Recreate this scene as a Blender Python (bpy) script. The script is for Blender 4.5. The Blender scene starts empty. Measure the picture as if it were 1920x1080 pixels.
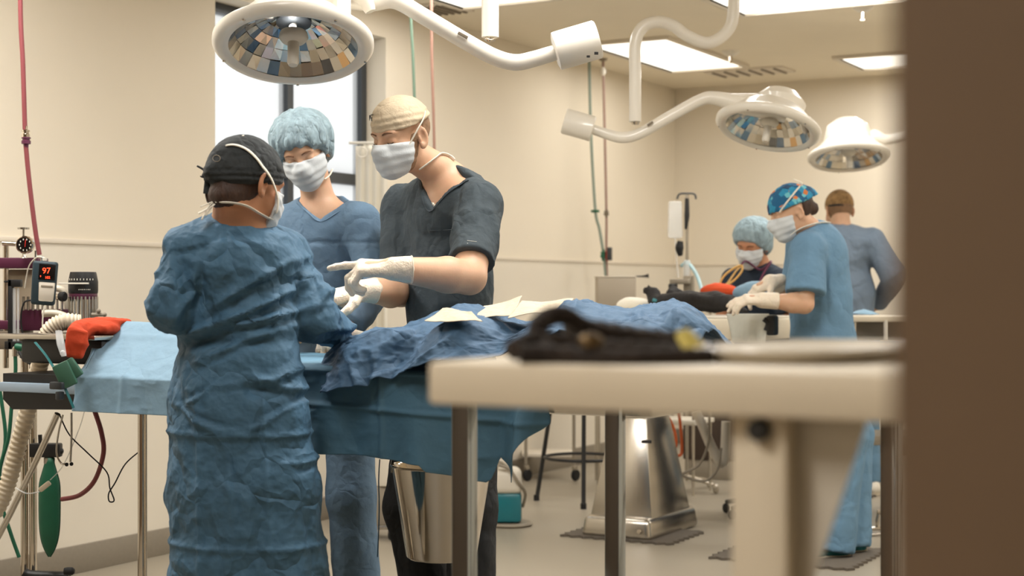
import bpy, bmesh, math, random
import numpy as np
from mathutils import Vector, Matrix
random.seed(7)
C = bpy.context.scene.collection
SC = bpy.context.scene
PI = math.pi

# ------------------------------------------------------------------ camera, world, exposure
CAMZ, FPX, HOR = 1.2, 2913.0, 548.0          # lens height, focal length and horizon of a 1920x1080 picture
cam_data = bpy.data.cameras.new('camera')
cam = bpy.data.objects.new('camera', cam_data); C.objects.link(cam)
cam.location = (0, 0, CAMZ); cam.rotation_euler = (PI/2, 0, 0)
cam_data.sensor_width = 36.0; cam_data.lens = FPX/1920*36.0
cam_data.shift_y = (HOR-540)/1920.0
cam_data.clip_start = .02; cam_data.clip_end = 100
cam_data.dof.use_dof = True; cam_data.dof.focus_distance = 4.7; cam_data.dof.aperture_fstop = 3.6
SC.camera = cam
SC.view_settings.view_transform = 'Standard'; SC.view_settings.look = 'None'
SC.view_settings.exposure = 0.0; SC.view_settings.gamma = 1.0
SC.view_settings.use_curve_mapping = False
SC.cycles.use_denoising = True
SC.cycles.max_bounces = 7; SC.cycles.diffuse_bounces = 4; SC.cycles.glossy_bounces = 4
SC.cycles.transmission_bounces = 5; SC.cycles.transparent_max_bounces = 8
SC.cycles.sample_clamp_indirect = 6.0; SC.cycles.caustics_reflective = False; SC.cycles.caustics_refractive = False
world = bpy.data.worlds.new('world'); SC.world = world; world.use_nodes = True
bg = world.node_tree.nodes['Background']
bg.inputs[0].default_value = (1.0, .985, .96, 1); bg.inputs[1].default_value = 1.15   # bright overcast sky

TH = math.radians(29.03)                     # the room stands turned against the lens axis
VX = np.array([math.cos(TH), -math.sin(TH), 0.]); UY = np.array([math.sin(TH), math.cos(TH), 0.]); ZZ = np.array([0., 0., 1.])
def L2W(a, b, z=0.): return a*VX + b*UY + z*ZZ
def W2L(p): return np.array([np.dot(p, VX), np.dot(p, UY), p[2]])
def J(px, py, Y): return np.array([(px-960.)/FPX*Y, Y, CAMZ+(HOR-py)/FPX*Y])
RM = np.array([VX, UY, ZZ]).T                # columns: room axes

WALL_A, BACK_B, CEIL, RIGHT_A, FRONT_B = -4.857, 11.41, 2.81, 1.6, .6

# ------------------------------------------------------------------ lamps of the room: troffers in the ceiling
TROFFERS = [(-4.45, -3.9, 9.02, 10.4), (-3.2, -1.98, 10.36, 10.95), (-3.17, -1.95, 7.9, 8.47), (-4.48, -3.9, 6.2, 7.5),
            (-4.3, -3.7, 2.6, 3.9), (-2.3, -1.7, 3.6, 4.9), (-2.4, -1.8, 1.2, 2.4), (-.7, -.1, 3.6, 4.9), (-.7, -.1, 6.6, 7.9), (-.5, .1, 9.2, 10.4)]  # panels on this row are out of view, added to light the room evenly
TROFFER_W = [7, 20, 27, 11, 48, 46, 24, 30, 40, 30]
for (a0, a1, b0, b1), w in zip(TROFFERS, TROFFER_W):
    ld = bpy.data.lights.new('troffer_light', 'AREA'); ld.shape = 'RECTANGLE'
    ld.size = (a1-a0)*.9; ld.size_y = (b1-b0)*.92; ld.energy = w; ld.color = (1.0, .975, .935)
    lo = bpy.data.objects.new('troffer_light', ld); C.objects.link(lo)
    lo.location = L2W((a0+a1)/2, (b0+b1)/2, CEIL-.012); lo.rotation_euler = (0, 0, -TH)
ld = bpy.data.lights.new('window_daylight', 'AREA'); ld.shape = 'RECTANGLE'; ld.size = 1.4; ld.size_y = 1.15; ld.energy = 1; ld.cycles.is_portal = True
lo = bpy.data.objects.new('window_daylight', ld); C.objects.link(lo)
lo.location = L2W(WALL_A-.21, 6.55, 2.02); lo.rotation_euler = Vector(VX).to_track_quat('-Z', 'Y').to_euler()
ld = bpy.data.lights.new('corridor_fill_light', 'AREA'); ld.shape = 'RECTANGLE'; ld.size = .6; ld.size_y = 1.2; ld.energy = 62; ld.color = (1.0, .92, .82)  # unseen fill lamp, added to brighten the brown wall and near table front
lo = bpy.data.objects.new('corridor_fill_light', ld); C.objects.link(lo)
lo.location = L2W(-1.5, -.7, CEIL-.02); lo.rotation_euler = (0, 0, -TH)
SURG_SPOT = J(560, 130, 4.72)
ld = bpy.data.lights.new('surgical_spot', 'SPOT'); ld.energy = 34; ld.color = (1.0, .95, .86); ld.spot_size = math.radians(34); ld.spot_blend = .8; ld.shadow_soft_size = .12
lo = bpy.data.objects.new('surgical_spot', ld); C.objects.link(lo); lo.location = SURG_SPOT + np.array([0, 0, -.1])
lo.rotation_euler = Vector(J(640, 620, 4.45)-SURG_SPOT).to_track_quat('-Z', 'Y').to_euler()

# ------------------------------------------------------------------ materials
def srgb(r, g, b):
    f = lambda c: (c/255/12.92) if c/255 <= .04045 else ((c/255+.055)/1.055)**2.4
    return (f(r), f(g), f(b), 1)
MATS = {}
def mat(name, col, rough=.6, metal=0., noise=0., nscale=8., bump=0., bscale=60., spec=.5, emit=None, estr=0., sss=0., coat=0., alpha=1., trans=0., crease=0., cscale=6., aniso=None, weave=0.):
    if name in MATS: return MATS[name]
    m = bpy.data.materials.new(name); m.use_nodes = True; MATS[name] = m
    nt = m.node_tree; N = nt.nodes; L = nt.links; P = N['Principled BSDF']
    if len(col) == 3: col = (*col, 1)
    P.inputs['Base Color'].default_value = col; P.inputs['Roughness'].default_value = rough; P.inputs['Metallic'].default_value = metal
    P.inputs['Specular IOR Level'].default_value = spec; P.inputs['Alpha'].default_value = alpha
    P.inputs['Transmission Weight'].default_value = trans; P.inputs['Coat Weight'].default_value = coat
    if emit: P.inputs['Emission Color'].default_value = (*emit[:3], 1); P.inputs['Emission Strength'].default_value = estr
    if sss:
        P.inputs['Subsurface Weight'].default_value = sss; P.inputs['Subsurface Radius'].default_value = (.012, .005, .003); P.inputs['Subsurface Scale'].default_value = 1.0
    tc = N.new('ShaderNodeTexCoord'); mp = N.new('ShaderNodeMapping'); L.new(tc.outputs['Object'], mp.inputs[0])
    if aniso: mp.inputs['Scale'].default_value = aniso
    if noise:
        n = N.new('ShaderNodeTexNoise'); n.inputs['Scale'].default_value = nscale; n.inputs['Detail'].default_value = 5
        L.new(mp.outputs[0], n.inputs['Vector'])
        hs = N.new('ShaderNodeHueSaturation'); hs.inputs['Color'].default_value = col
        mr = N.new('ShaderNodeMapRange'); mr.inputs[1].default_value = .25; mr.inputs[2].default_value = .75
        mr.inputs[3].default_value = 1-noise; mr.inputs[4].default_value = 1+noise
        L.new(n.outputs[0], mr.inputs[0]); L.new(mr.outputs[0], hs.inputs['Value']); L.new(hs.outputs[0], P.inputs['Base Color'])
    last = None
    def addbump(hsock, strength, dist):
        nonlocal last
        b = N.new('ShaderNodeBump'); b.inputs['Strength'].default_value = strength; b.inputs['Distance'].default_value = dist
        L.new(hsock, b.inputs['Height'])
        if last: L.new(last.outputs[0], b.inputs['Normal'])
        last = b
    if crease:
        v = N.new('ShaderNodeTexVoronoi'); v.feature = 'DISTANCE_TO_EDGE'; v.inputs['Scale'].default_value = cscale
        nz = N.new('ShaderNodeTexNoise'); nz.inputs['Scale'].default_value = cscale*1.3
        va = N.new('ShaderNodeMixRGB'); va.inputs[0].default_value = .12
        L.new(mp.outputs[0], nz.inputs['Vector']); L.new(mp.outputs[0], va.inputs[1]); L.new(nz.outputs['Color'], va.inputs[2]); L.new(va.outputs[0], v.inputs['Vector'])
        mr = N.new('ShaderNodeMapRange'); mr.inputs[2].default_value = .18; L.new(v.outputs[0], mr.inputs[0])
        addbump(mr.outputs[0], crease, .01)
        v2 = N.new('ShaderNodeTexNoise'); v2.inputs['Scale'].default_value = cscale*1.6; v2.inputs['Detail'].default_value = 3
        L.new(mp.outputs[0], v2.inputs['Vector']); addbump(v2.outputs[0], crease*.9, .03)
    if bump:
        n = N.new('ShaderNodeTexNoise'); n.inputs['Scale'].default_value = bscale; n.inputs['Detail'].default_value = 4
        L.new(mp.outputs[0], n.inputs['Vector']); addbump(n.outputs[0], bump, .003)
    if last: L.new(last.outputs[0], P.inputs['Normal'])
    return m

M_wall = mat('wall_paint', srgb(230, 220, 202), .75, noise=.02, nscale=2, bump=.05, bscale=180)
M_wains = mat('wainscot_panel', srgb(226, 218, 203), .5, noise=.02, nscale=3)
M_ceil = mat('ceiling_paint', srgb(236, 226, 206), .9, noise=.02, nscale=3, bump=.08, bscale=220)
M_trim = mat('trim_strip', srgb(222, 212, 196), .45, noise=.01)
M_base = mat('grey_vinyl_base', srgb(136, 127, 113), .6, noise=.05, nscale=60)
M_floor = mat('vinyl_floor', srgb(160, 151, 135), .38, noise=.05, nscale=120, bump=.04, bscale=90)
M_jamb = mat('brown_wall_paint', srgb(104, 84, 64), .7, noise=.05, nscale=14, bump=.1, bscale=120)
M_white = mat('white_enamel', srgb(232, 226, 214), .28, coat=.3, noise=.01)
M_whiteplastic = mat('white_plastic', srgb(225, 218, 204), .45, noise=.02)
M_steel = mat('brushed_steel', srgb(196, 190, 180), .24, 1.0, noise=.05, nscale=5, bump=.12, bscale=30, aniso=(1, 1, .08))
M_polish = mat('polished_steel', srgb(214, 205, 192), .07, 1.0, noise=.02, nscale=4)
M_dullsteel = mat('matte_tabletop_metal', srgb(220, 209, 188), .55, .1, noise=.03, nscale=10)
M_black = mat('black_plastic', srgb(26, 26, 27), .45, noise=.1)
M_rubber = mat('black_rubber', srgb(22, 22, 22), .75, noise=.1)
M_frame = mat('dark_window_frame', srgb(62, 66, 70), .4, .3, noise=.04)
M_purple = mat('purple_anodised', srgb(92, 40, 66), .4, .2, noise=.05)
M_beigehose = mat('cream_corrugated_plastic', srgb(222, 208, 184), .5, noise=.03)
M_green = mat('green_rubber', srgb(22, 96, 70), .5, noise=.08, nscale=20)
M_teal = mat('teal_tube', srgb(30, 110, 112), .45, noise=.04)
M_maroon = mat('maroon_rubber', srgb(128, 58, 62), .5, noise=.05)
M_orange = mat('orange_cloth', srgb(196, 66, 30), .9, noise=.08, nscale=20, bump=.5, bscale=70)
M_ltblue = mat('light_blue_drape', srgb(128, 160, 182), .75, noise=.04, nscale=9, crease=.35, cscale=5, bump=.2, bscale=120)
M_drape = mat('teal_blue_drape', srgb(76, 116, 140), .75, noise=.06, nscale=6, crease=.45, cscale=4, bump=.2, bscale=120)
M_crumple = mat('crumpled_blue_drape', srgb(66, 98, 128), .7, noise=.06, nscale=8, crease=.5, cscale=7, bump=.2, bscale=120)
M_gown = mat('surgical_gown_blue', srgb(66, 104, 132), .72, noise=.07, nscale=7, crease=.9, cscale=7, bump=.25, bscale=140)
M_scrubL = mat('light_blue_scrub', srgb(98, 124, 148), .85, noise=.05, nscale=12, crease=.25, cscale=9, bump=.2, bscale=160)
M_scrubL2 = mat('sky_blue_scrub', srgb(100, 136, 164), .85, noise=.05, nscale=12, crease=.25, cscale=8, bump=.2, bscale=160)
M_scrubD = mat('charcoal_scrub', srgb(58, 68, 74), .88, noise=.07, nscale=12, crease=.3, cscale=9, bump=.2, bscale=160)
M_scrubN = mat('navy_scrub', srgb(28, 42, 58), .85, noise=.06, nscale=12, crease=.3, cscale=9)
M_pantD = mat('black_trouser', srgb(28, 30, 33), .88, noise=.08, nscale=12, crease=.3, cscale=8)
M_skin = mat('light_skin', srgb(208, 166, 136), .5, sss=.2, noise=.05, nscale=30, bump=.1, bscale=200)
M_skin2 = mat('tan_skin', srgb(186, 132, 98), .5, sss=.2, noise=.05, nscale=30, bump=.1, bscale=200)
M_lid = mat('eyelid_skin', srgb(186, 128, 106), .5, noise=.05)
M_lash = mat('dark_lash', srgb(60, 40, 30), .8)
M_brow = mat('brown_brow', srgb(128, 92, 68), .9, bump=.5, bscale=300)
M_glove = mat('latex_glove', srgb(226, 212, 192), .5, sss=.1, noise=.02, crease=.2, cscale=30)
M_mask = mat('pale_blue_mask', srgb(204, 209, 212), .8, noise=.02, bump=.2, bscale=200)
M_strap = mat('white_cotton_tie', srgb(236, 230, 216), .85, bump=.3, bscale=200)
M_capdark = mat('dark_cap_cloth', srgb(44, 48, 50), .85, noise=.08, nscale=18, crease=.35, cscale=12)
M_captan = mat('tan_cap_cloth', srgb(206, 188, 160), .85, noise=.04, nscale=18, crease=.15, cscale=14, bump=.3, bscale=200)
M_bouf = mat('bouffant_blue', srgb(146, 168, 178), .8, noise=.25, nscale=26, crease=.4, cscale=14, aniso=(1.6, 1.6, .8))
M_hairb = mat('dark_brown_hair', srgb(58, 36, 24), .6, noise=.35, nscale=30, bump=1., bscale=60, aniso=(4, 4, 1))
M_hairl = mat('light_brown_hair', srgb(140, 108, 80), .7, noise=.25, nscale=50, bump=.8, bscale=160)
M_paper = mat('cream_paper_towel', srgb(206, 192, 168), .85, noise=.02, crease=.2, cscale=14)
M_mat = mat('grey_floor_mat', srgb(98, 90, 80), .9, noise=.08, nscale=40, bump=.6, bscale=90)
M_tealplastic = mat('teal_plastic', srgb(30, 116, 128), .3, noise=.03)
M_fur = mat('black_fur', srgb(24, 20, 19), .75, noise=.4, nscale=60, bump=1., bscale=120)
M_rope = mat('black_brown_rope', srgb(36, 27, 21), .85, noise=.5, nscale=45, bump=1., bscale=90)
M_red = mat('red_display', (1, .06, .03), .5, emit=(1, .07, .02), estr=2.2)
M_face = mat('dark_screen', srgb(18, 14, 16), .2)
M_yellow = mat('yellow_tag', srgb(196, 180, 92), .6, noise=.06)
M_clear = mat('clear_plastic', (.9, .92, .92, 1), .12, alpha=.35)
M_bluecloth = mat('blue_strip', srgb(84, 112, 146), .8, noise=.05)
M_ltstrip = mat('shelf_strip', srgb(168, 190, 214), .35, .3, noise=.03)
M_diff = mat('light_diffuser', (1, 1, 1), .6, emit=(1.0, .93, .80), estr=1.9)
M_bulb = mat('lit_bulb', (1, 1, 1), .4, emit=(1.0, .97, .92), estr=6)
M_vent = mat('vent_metal', srgb(120, 108, 92), .6, .2, noise=.03)
M_shoe = mat('teal_running_shoe', srgb(34, 112, 122), .7, noise=.3, nscale=50)
M_sole = mat('pale_sole', srgb(210, 198, 176), .6)
M_cable = mat('orange_cable', srgb(206, 98, 44), .6)
M_gray = mat('grey_plastic', srgb(150, 140, 124), .55, noise=.03)

# ------------------------------------------------------------------ object helpers
def tag(o, label=None, cat=None, group=None, kind=None):
    if label: o['label'] = label
    if cat: o['category'] = cat
    if group: o['group'] = group
    if kind: o['kind'] = kind
    return o
def thing(name, label, cat, loc, group=None, rotz=0):
    o = bpy.data.objects.new(name, None); C.objects.link(o); o.empty_display_size = .1
    o.location = tuple(loc); o.rotation_euler = (0, 0, rotz)
    return tag(o, label, cat, group)
def link(name, V, F, m, parent=None, smooth=True, base=None, sharp=None):
    """V in world metres; the mesh is stored relative to its thing."""
    V = np.asarray(V, float).reshape(-1, 3)
    if parent is not None:
        p = parent
        while p.parent: p = p.parent
        off = np.array(p.location)
    else:
        off = np.array(base) if base is not None else np.array([(V[:, 0].min()+V[:, 0].max())/2, (V[:, 1].min()+V[:, 1].max())/2, V[:, 2].min()])
    me = bpy.data.meshes.new(name)
    if isinstance(F, np.ndarray) and F.ndim == 2:
        n = F.shape[1]
        me.vertices.add(len(V)); me.vertices.foreach_set('co', (V-off).astype(np.float32).ravel())
        me.loops.add(F.size); me.loops.foreach_set('vertex_index', F.astype(np.int32).ravel())
        me.polygons.add(len(F)); me.polygons.foreach_set('loop_start', np.arange(0, F.size, n, dtype=np.int32))
        me.update(calc_edges=True); me.validate()
    else:
        me.from_pydata((V-off).tolist(), [], [tuple(int(i) for i in f) for f in F]); me.update()
    o = bpy.data.objects.new(name, me); C.objects.link(o)
    if parent is not None: o.parent = parent
    else: o.location = tuple(off)
    if m is not None:
        for mm in (m if isinstance(m, (list, tuple)) else [m]): me.materials.append(mm)
    if smooth:
        me.polygons.foreach_set('use_smooth', np.ones(len(me.polygons), bool))
        if sharp is not None: me.set_sharp_from_angle(angle=math.radians(sharp))
    return o
def nrm(v):
    v = np.asarray(v, float); return v/(np.linalg.norm(v)+1e-12)
def frame(d):
    d = nrm(d); h = np.array([0, 0, 1.]) if abs(d[2]) < .9 else np.array([1., 0, 0])
    x = nrm(np.cross(h, d)); return x, np.cross(d, x)
def spline(pts, n=8, closed=False):
    P = [np.asarray(p, float) for p in pts]
    if len(P) < 3 and not closed: return np.array([P[0]+(P[-1]-P[0])*t for t in np.linspace(0, 1, n+1)])
    out = []; m = len(P); segs = m if closed else m-1
    for i in range(segs):
        g = lambda k: P[k % m] if closed else P[max(0, min(m-1, k))]
        p0, p1, p2, p3 = g(i-1), g(i), g(i+1), g(i+2)
        for t in np.linspace(0, 1, n, endpoint=False):
            out.append(.5*((2*p1)+(-p0+p2)*t+(2*p0-5*p1+4*p2-p3)*t*t+(-p0+3*p1-3*p2+p3)*t**3))
    if not closed: out.append(P[-1])
    return np.array(out)
class MB:
    def __init__(s): s.V = []; s.F = []; s.n = 0; s.MI = []
    def add(s, V, F, mi=0):
        V = np.asarray(V, float).reshape(-1, 3)
        s.F += [tuple(int(i)+s.n for i in f) for f in F]; s.MI += [mi]*len(F); s.V.append(V); s.n += len(V); return s
    def box(s, c, size, R=None, bev=0., mi=0, taper=None, seg=2):
        R = RM if R is None else R
        bm = bmesh.new(); bmesh.ops.create_cube(bm, size=1.0)
        for v in bm.verts:
            k = taper if (taper is not None and v.co.z > 0) else 1.0
            kx, ky = (k if isinstance(k, (tuple, list)) else (k, k))
            v.co.x *= size[0]*kx; v.co.y *= size[1]*ky; v.co.z *= size[2]
        if bev: bmesh.ops.bevel(bm, geom=bm.edges[:], offset=bev, segments=seg, profile=.5, affect='EDGES')
        bm.verts.ensure_lookup_table()
        V = np.array([v.co[:] for v in bm.verts]) @ np.asarray(R).T + np.asarray(c)
        F = [[v.index for v in f.verts] for f in bm.faces]; bm.free(); return s.add(V, F, mi)
    def lbox(s, a0, a1, b0, b1, z0, z1, bev=0., mi=0):
        return s.box(L2W((a0+a1)/2, (b0+b1)/2, (z0+z1)/2), (a1-a0, b1-b0, z1-z0), RM, bev, mi)
    def tube(s, pts, r, res=10, closed=False, n=6, raw=False, flat=1., caps=True, mi=0, wig=None, axis=None):
        P = np.asarray(pts, float) if raw else spline(pts, n, closed)
        m = len(P); rr = np.full(m, r, float) if np.isscalar(r) else np.interp(np.linspace(0, 1, m), np.linspace(0, 1, len(r)), r)
        if wig is not None: rr = rr*wig(np.arange(m))
        T = np.zeros_like(P)
        for i in range(m):
            a = P[(i-1) % m] if (closed or i > 0) else P[0]; b = P[(i+1) % m] if (closed or i < m-1) else P[-1]
            T[i] = nrm(b-a)
        if axis is not None: x = nrm(np.asarray(axis, float)-np.dot(axis, T[0])*T[0])
        else: x, _ = frame(T[0])
        V = []
        for i in range(m):
            if axis is not None: x = nrm(np.asarray(axis, float)-np.dot(axis, T[i])*T[i])
            else: x = nrm(x-np.dot(x, T[i])*T[i])
            y = np.cross(T[i], x)
            for k in range(res):
                an = 2*PI*k/res; V.append(P[i]+rr[i]*(math.cos(an)*x+flat*math.sin(an)*y))
        F = []
        for i in range(m if closed else m-1):
            for k in range(res):
                i2 = (i+1) % m; F.append((i*res+k, i*res+(k+1) % res, i2*res+(k+1) % res, i2*res+k))
        if caps and not closed:
            F.append(tuple(range(res))[::-1]); F.append(tuple((m-1)*res+k for k in range(res)))
        return s.add(V, F, mi)
    def lathe(s, prof, o, ax=(0, 0, 1), res=32, mi=0, caps=True, closed=False):
        """prof: (radius, height along the axis)"""
        ax = nrm(ax); x, y = frame(ax); V = []; F = []
        for r, h in prof:
            for k in range(res):
                an = 2*PI*k/res; V.append(np.asarray(o)+ax*h+r*(math.cos(an)*x+math.sin(an)*y))
        m = len(prof)
        for i in range(m if closed else m-1):
            for k in range(res):
                i2 = (i+1) % m; F.append((i*res+k, i*res+(k+1) % res, i2*res+(k+1) % res, i2*res+k))
        if caps and not closed:
            if prof[0][0] > 1e-6: F.append(tuple(range(res))[::-1])
            if prof[-1][0] > 1e-6: F.append(tuple((m-1)*res+k for k in range(res)))
        return s.add(V, F, mi)
    def ball(s, c, r, R=None, res=16, mi=0):
        r = np.array([r]*3) if np.isscalar(r) else np.array(r); R = np.eye(3) if R is None else np.asarray(R)
        V = []; F = []; nr = res//2
        for i in range(nr+1):
            ph = PI*i/nr
            for k in range(res):
                an = 2*PI*k/res; V.append([math.sin(ph)*math.cos(an), math.sin(ph)*math.sin(an), math.cos(ph)])
        V = (np.array(V)*r) @ R.T + np.asarray(c)
        for i in range(nr):
            for k in range(res): F.append((i*res+k, (i+1)*res+k, (i+1)*res+(k+1) % res, i*res+(k+1) % res))
        return s.add(V, F, mi)
    def prism(s, poly, off, mi=0):
        poly = [np.asarray(p, float) for p in poly]; n = len(poly); off = np.asarray(off, float)
        F = [tuple(range(n))[::-1], tuple(range(n, 2*n))]+[(i, (i+1) % n, n+(i+1) % n, n+i) for i in range(n)]
        return s.add(poly+[p+off for p in poly], F, mi)
    def build(s, name, m, parent=None, sharp=35, smooth=True, base=None):
        V = np.concatenate(s.V)
        o = link(name, V, s.F, m, parent, smooth, base, sharp)
        bm = bmesh.new(); bm.from_mesh(o.data)
        if isinstance(m, (list, tuple)):
            for f, i in zip(bm.faces, s.MI): f.material_index = i
        bmesh.ops.remove_doubles(bm, verts=bm.verts, dist=1e-6)
        bmesh.ops.recalc_face_normals(bm, faces=bm.faces); bm.to_mesh(o.data); bm.free()
        if smooth and sharp is not None: o.data.set_sharp_from_angle(angle=math.radians(sharp))
        return o

# ------------------------------------------------------------------ noise on numpy arrays
def _h(ix, iy, iz, seed):
    n = (ix.astype(np.int64)*374761393+iy.astype(np.int64)*668265263+iz.astype(np.int64)*2147483647+seed*1274126177) & 0xffffffff
    n = ((n ^ (n >> 13))*1274126177) & 0xffffffff
    return ((n ^ (n >> 16)) & 0xffff)/32767.5-1.0
def noise3(P, seed=0):
    I = np.floor(P).astype(np.int64); f = P-I; w = f*f*f*(f*(f*6-15)+10); out = 0
    for dx in (0, 1):
        for dy in (0, 1):
            for dz in (0, 1):
                out = out+_h(I[:, 0]+dx, I[:, 1]+dy, I[:, 2]+dz, seed)*(w[:, 0] if dx else 1-w[:, 0])*(w[:, 1] if dy else 1-w[:, 1])*(w[:, 2] if dz else 1-w[:, 2])
    return out
def ridge(P, seed=0, sharp=1.5): return (1-np.abs(noise3(P, seed)))**sharp
def crumple(P, sc=(1, 1, 1), seed=0, warp=.35):
    Q = P*np.array(sc); W = np.stack([noise3(Q*.8+7, seed+11), noise3(Q*.8+19, seed+12), noise3(Q*.8+31, seed+13)], 1)
    Q = Q+W*warp
    return ridge(Q, seed, 2.)*.6+ridge(Q*2.1+3, seed+1, 2.)*.3+ridge(Q*4.3+9, seed+2, 1.5)*.13-.5
def sheet(name, m, fn, nu, nv, parent=None, thick=.002, base=None, smooth=True, sub=False):
    """a cloth: fn(U, V) -> points, given a real thickness"""
    u, v = np.meshgrid(np.linspace(0, 1, nu), np.linspace(0, 1, nv), indexing='ij')
    P = fn(u.ravel(), v.ravel()); idx = np.arange(nu*nv).reshape(nu, nv)
    F = np.stack([idx[:-1, :-1].ravel(), idx[1:, :-1].ravel(), idx[1:, 1:].ravel(), idx[:-1, 1:].ravel()], 1)
    o = link(name, P, F, m, parent, smooth, base)
    md = o.modifiers.new('thickness', 'SOLIDIFY'); md.thickness = thick; md.offset = 0
    return o
# ------------------------------------------------------------------ the room
def struct(name, mb, m, parent=None, **k):
    o = mb.build(name, m, parent, **k)
    if parent is None: o['kind'] = 'structure'
    return o
FR_A0, FR_A1 = -1.25, -.164      # doorway the camera looks through
struct('floor', MB().lbox(WALL_A-.25, RIGHT_A+.2, -2.2, BACK_B+.2, -.1, 0), M_floor)
struct('ceiling', MB().lbox(WALL_A-.25, RIGHT_A+.2, -2.2, BACK_B+.2, CEIL, CEIL+.1), M_ceil)
W0, W1, WZ0, WZ1 = 1.335, 2.805, 1.42, 2.63   # window, measured along the wall from (-2.07, 6.28)
B0 = 4.485; wb0, wb1 = B0+W0, B0+W1
RZ = 1.405
wl = MB()
for (b0, b1, z0, z1) in ((-2.2, wb0, RZ, CEIL), (wb1, BACK_B+.2, RZ, CEIL), (wb0, wb1, WZ1, CEIL)): wl.lbox(WALL_A-.2, WALL_A, b0, b1, z0, z1)
wo = struct('wall_left', wl, M_wall)
MBw = MB().lbox(WALL_A-.2, WALL_A+.006, -2.2, BACK_B+.2, 0, RZ)
o = MBw.build('wainscot', M_wains, wo)
bw = struct('wall_back', MB().lbox(WALL_A, RIGHT_A, BACK_B, BACK_B+.2, RZ, CEIL), M_wall)
MB().lbox(WALL_A+.006, RIGHT_A, BACK_B-.006, BACK_B+.2, 0, RZ).build('wainscot', M_wains, bw)
struct('wall_right', MB().lbox(RIGHT_A, RIGHT_A+.2, -2.2, BACK_B+.2, 0, CEIL), M_wall)
struct('wall_rear', MB().lbox(WALL_A, RIGHT_A, -2.2, -2.0, 0, CEIL), M_wall)
fw = MB().lbox(FR_A1, RIGHT_A, FRONT_B, FRONT_B+.14, 0, CEIL).lbox(WALL_A, FR_A0, FRONT_B, FRONT_B+.14, 0, CEIL).lbox(FR_A0, FR_A1, FRONT_B, FRONT_B+.14, 2.15, CEIL)
struct('wall_front', fw, M_jamb)
struct('baseboard_left', MB().lbox(WALL_A+.006, WALL_A+.02, FRONT_B, BACK_B-.006, 0, .12, .003), M_base)
struct('baseboard_back', MB().lbox(WALL_A+.02, RIGHT_A, BACK_B-.02, BACK_B-.006, 0, .12, .003), M_base)
struct('trim_1', MB().lbox(WALL_A, WALL_A+.014, FRONT_B, BACK_B, RZ, RZ+.022, .003), M_trim)
struct('trim_2', MB().lbox(WALL_A+.014, RIGHT_A, BACK_B-.014, BACK_B, RZ, RZ+.018, .003), M_trim)
# window set back in its reveal
win = MB()
fa0, fa1 = WALL_A-.19, WALL_A-.13; fw_ = .05
bm_ = B0+2.1
win.lbox(fa0, fa1, wb0, wb0+fw_, WZ0, WZ1).lbox(fa0, fa1, wb1-fw_, wb1, WZ0, WZ1).lbox(fa0, fa1, wb0, wb1, WZ1-fw_, WZ1).lbox(fa0, fa1, wb0, wb1, WZ0, WZ0+fw_)
win.lbox(fa0, fa1, bm_-.025, bm_+.025, WZ0, WZ1)
win.lbox(fa0, fa1, wb0, wb1, 1.80, 1.86)
wo1 = struct('window_1', win, M_frame)
MG = bpy.data.materials.new('frosted_glass'); MG.use_nodes = True
nt = MG.node_tree; nt.nodes.clear()
out = nt.nodes.new('ShaderNodeOutputMaterial'); tr = nt.nodes.new('ShaderNodeBsdfTranslucent'); tp = nt.nodes.new('ShaderNodeBsdfTransparent'); mx = nt.nodes.new('ShaderNodeMixShader')
tr.inputs[0].default_value = (.93, .95, .95, 1); tp.inputs[0].default_value = (.95, .96, .97, 1); mx.inputs[0].default_value = .35
nt.links.new(tp.outputs[0], mx.inputs[1]); nt.links.new(tr.outputs[0], mx.inputs[2]); nt.links.new(mx.outputs[0], out.inputs[0])
MATS['frosted_glass'] = MG
for (p0, p1) in ((wb0+fw_, bm_-.025), (bm_+.025, wb1-fw_)):
    for (z0, z1) in ((WZ0+fw_, 1.80), (1.86, WZ1-fw_)):
        MB().lbox(WALL_A-.165, WALL_A-.157, p0, p1, z0, z1).build('window_pane', MG, wo1)
MB().lbox(WALL_A-.13, WALL_A+.02, wb0-.01, wb1+.01, WZ0-.012, WZ0+.006, .003).build('window_sill', M_trim, wo1)

# ------------------------------------------------------------------ ceiling fittings
lab = ['large ceiling light panel above the far left wall hoses', 'ceiling light panel at the far right beside the brown wall edge', 'ceiling light panel cut by the top edge right of the lamp post',
       'ceiling light panel barely showing at the top edge near the middle', 'ceiling light panel above the anaesthesia machine, out of frame', 'ceiling light panel above the operating table, out of frame',
       'ceiling light panel just inside the doorway, out of frame', 'ceiling light panel right of the near table, out of frame', 'ceiling light panel right of the second table, out of frame', 'ceiling light panel in the far right corner, out of frame']
for i, (a0, a1, b0, b1) in enumerate(TROFFERS):
    t = thing('ceiling_light', lab[i], 'light', L2W((a0+a1)/2, (b0+b1)/2, CEIL), 'recessed ceiling light panels')
    f = MB(); w = .035
    f.lbox(a0-w, a0, b0-w, b1+w, CEIL-.022, CEIL, .003).lbox(a1, a1+w, b0-w, b1+w, CEIL-.022, CEIL, .003).lbox(a0, a1, b0-w, b0, CEIL-.022, CEIL, .003).lbox(a0, a1, b1, b1+w, CEIL-.022, CEIL, .003)
    f.build('frame', M_trim, t)
    MB().lbox(a0, a1, b0, b1, CEIL-.008, CEIL-.003).build('diffuser', M_diff, t)
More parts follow.
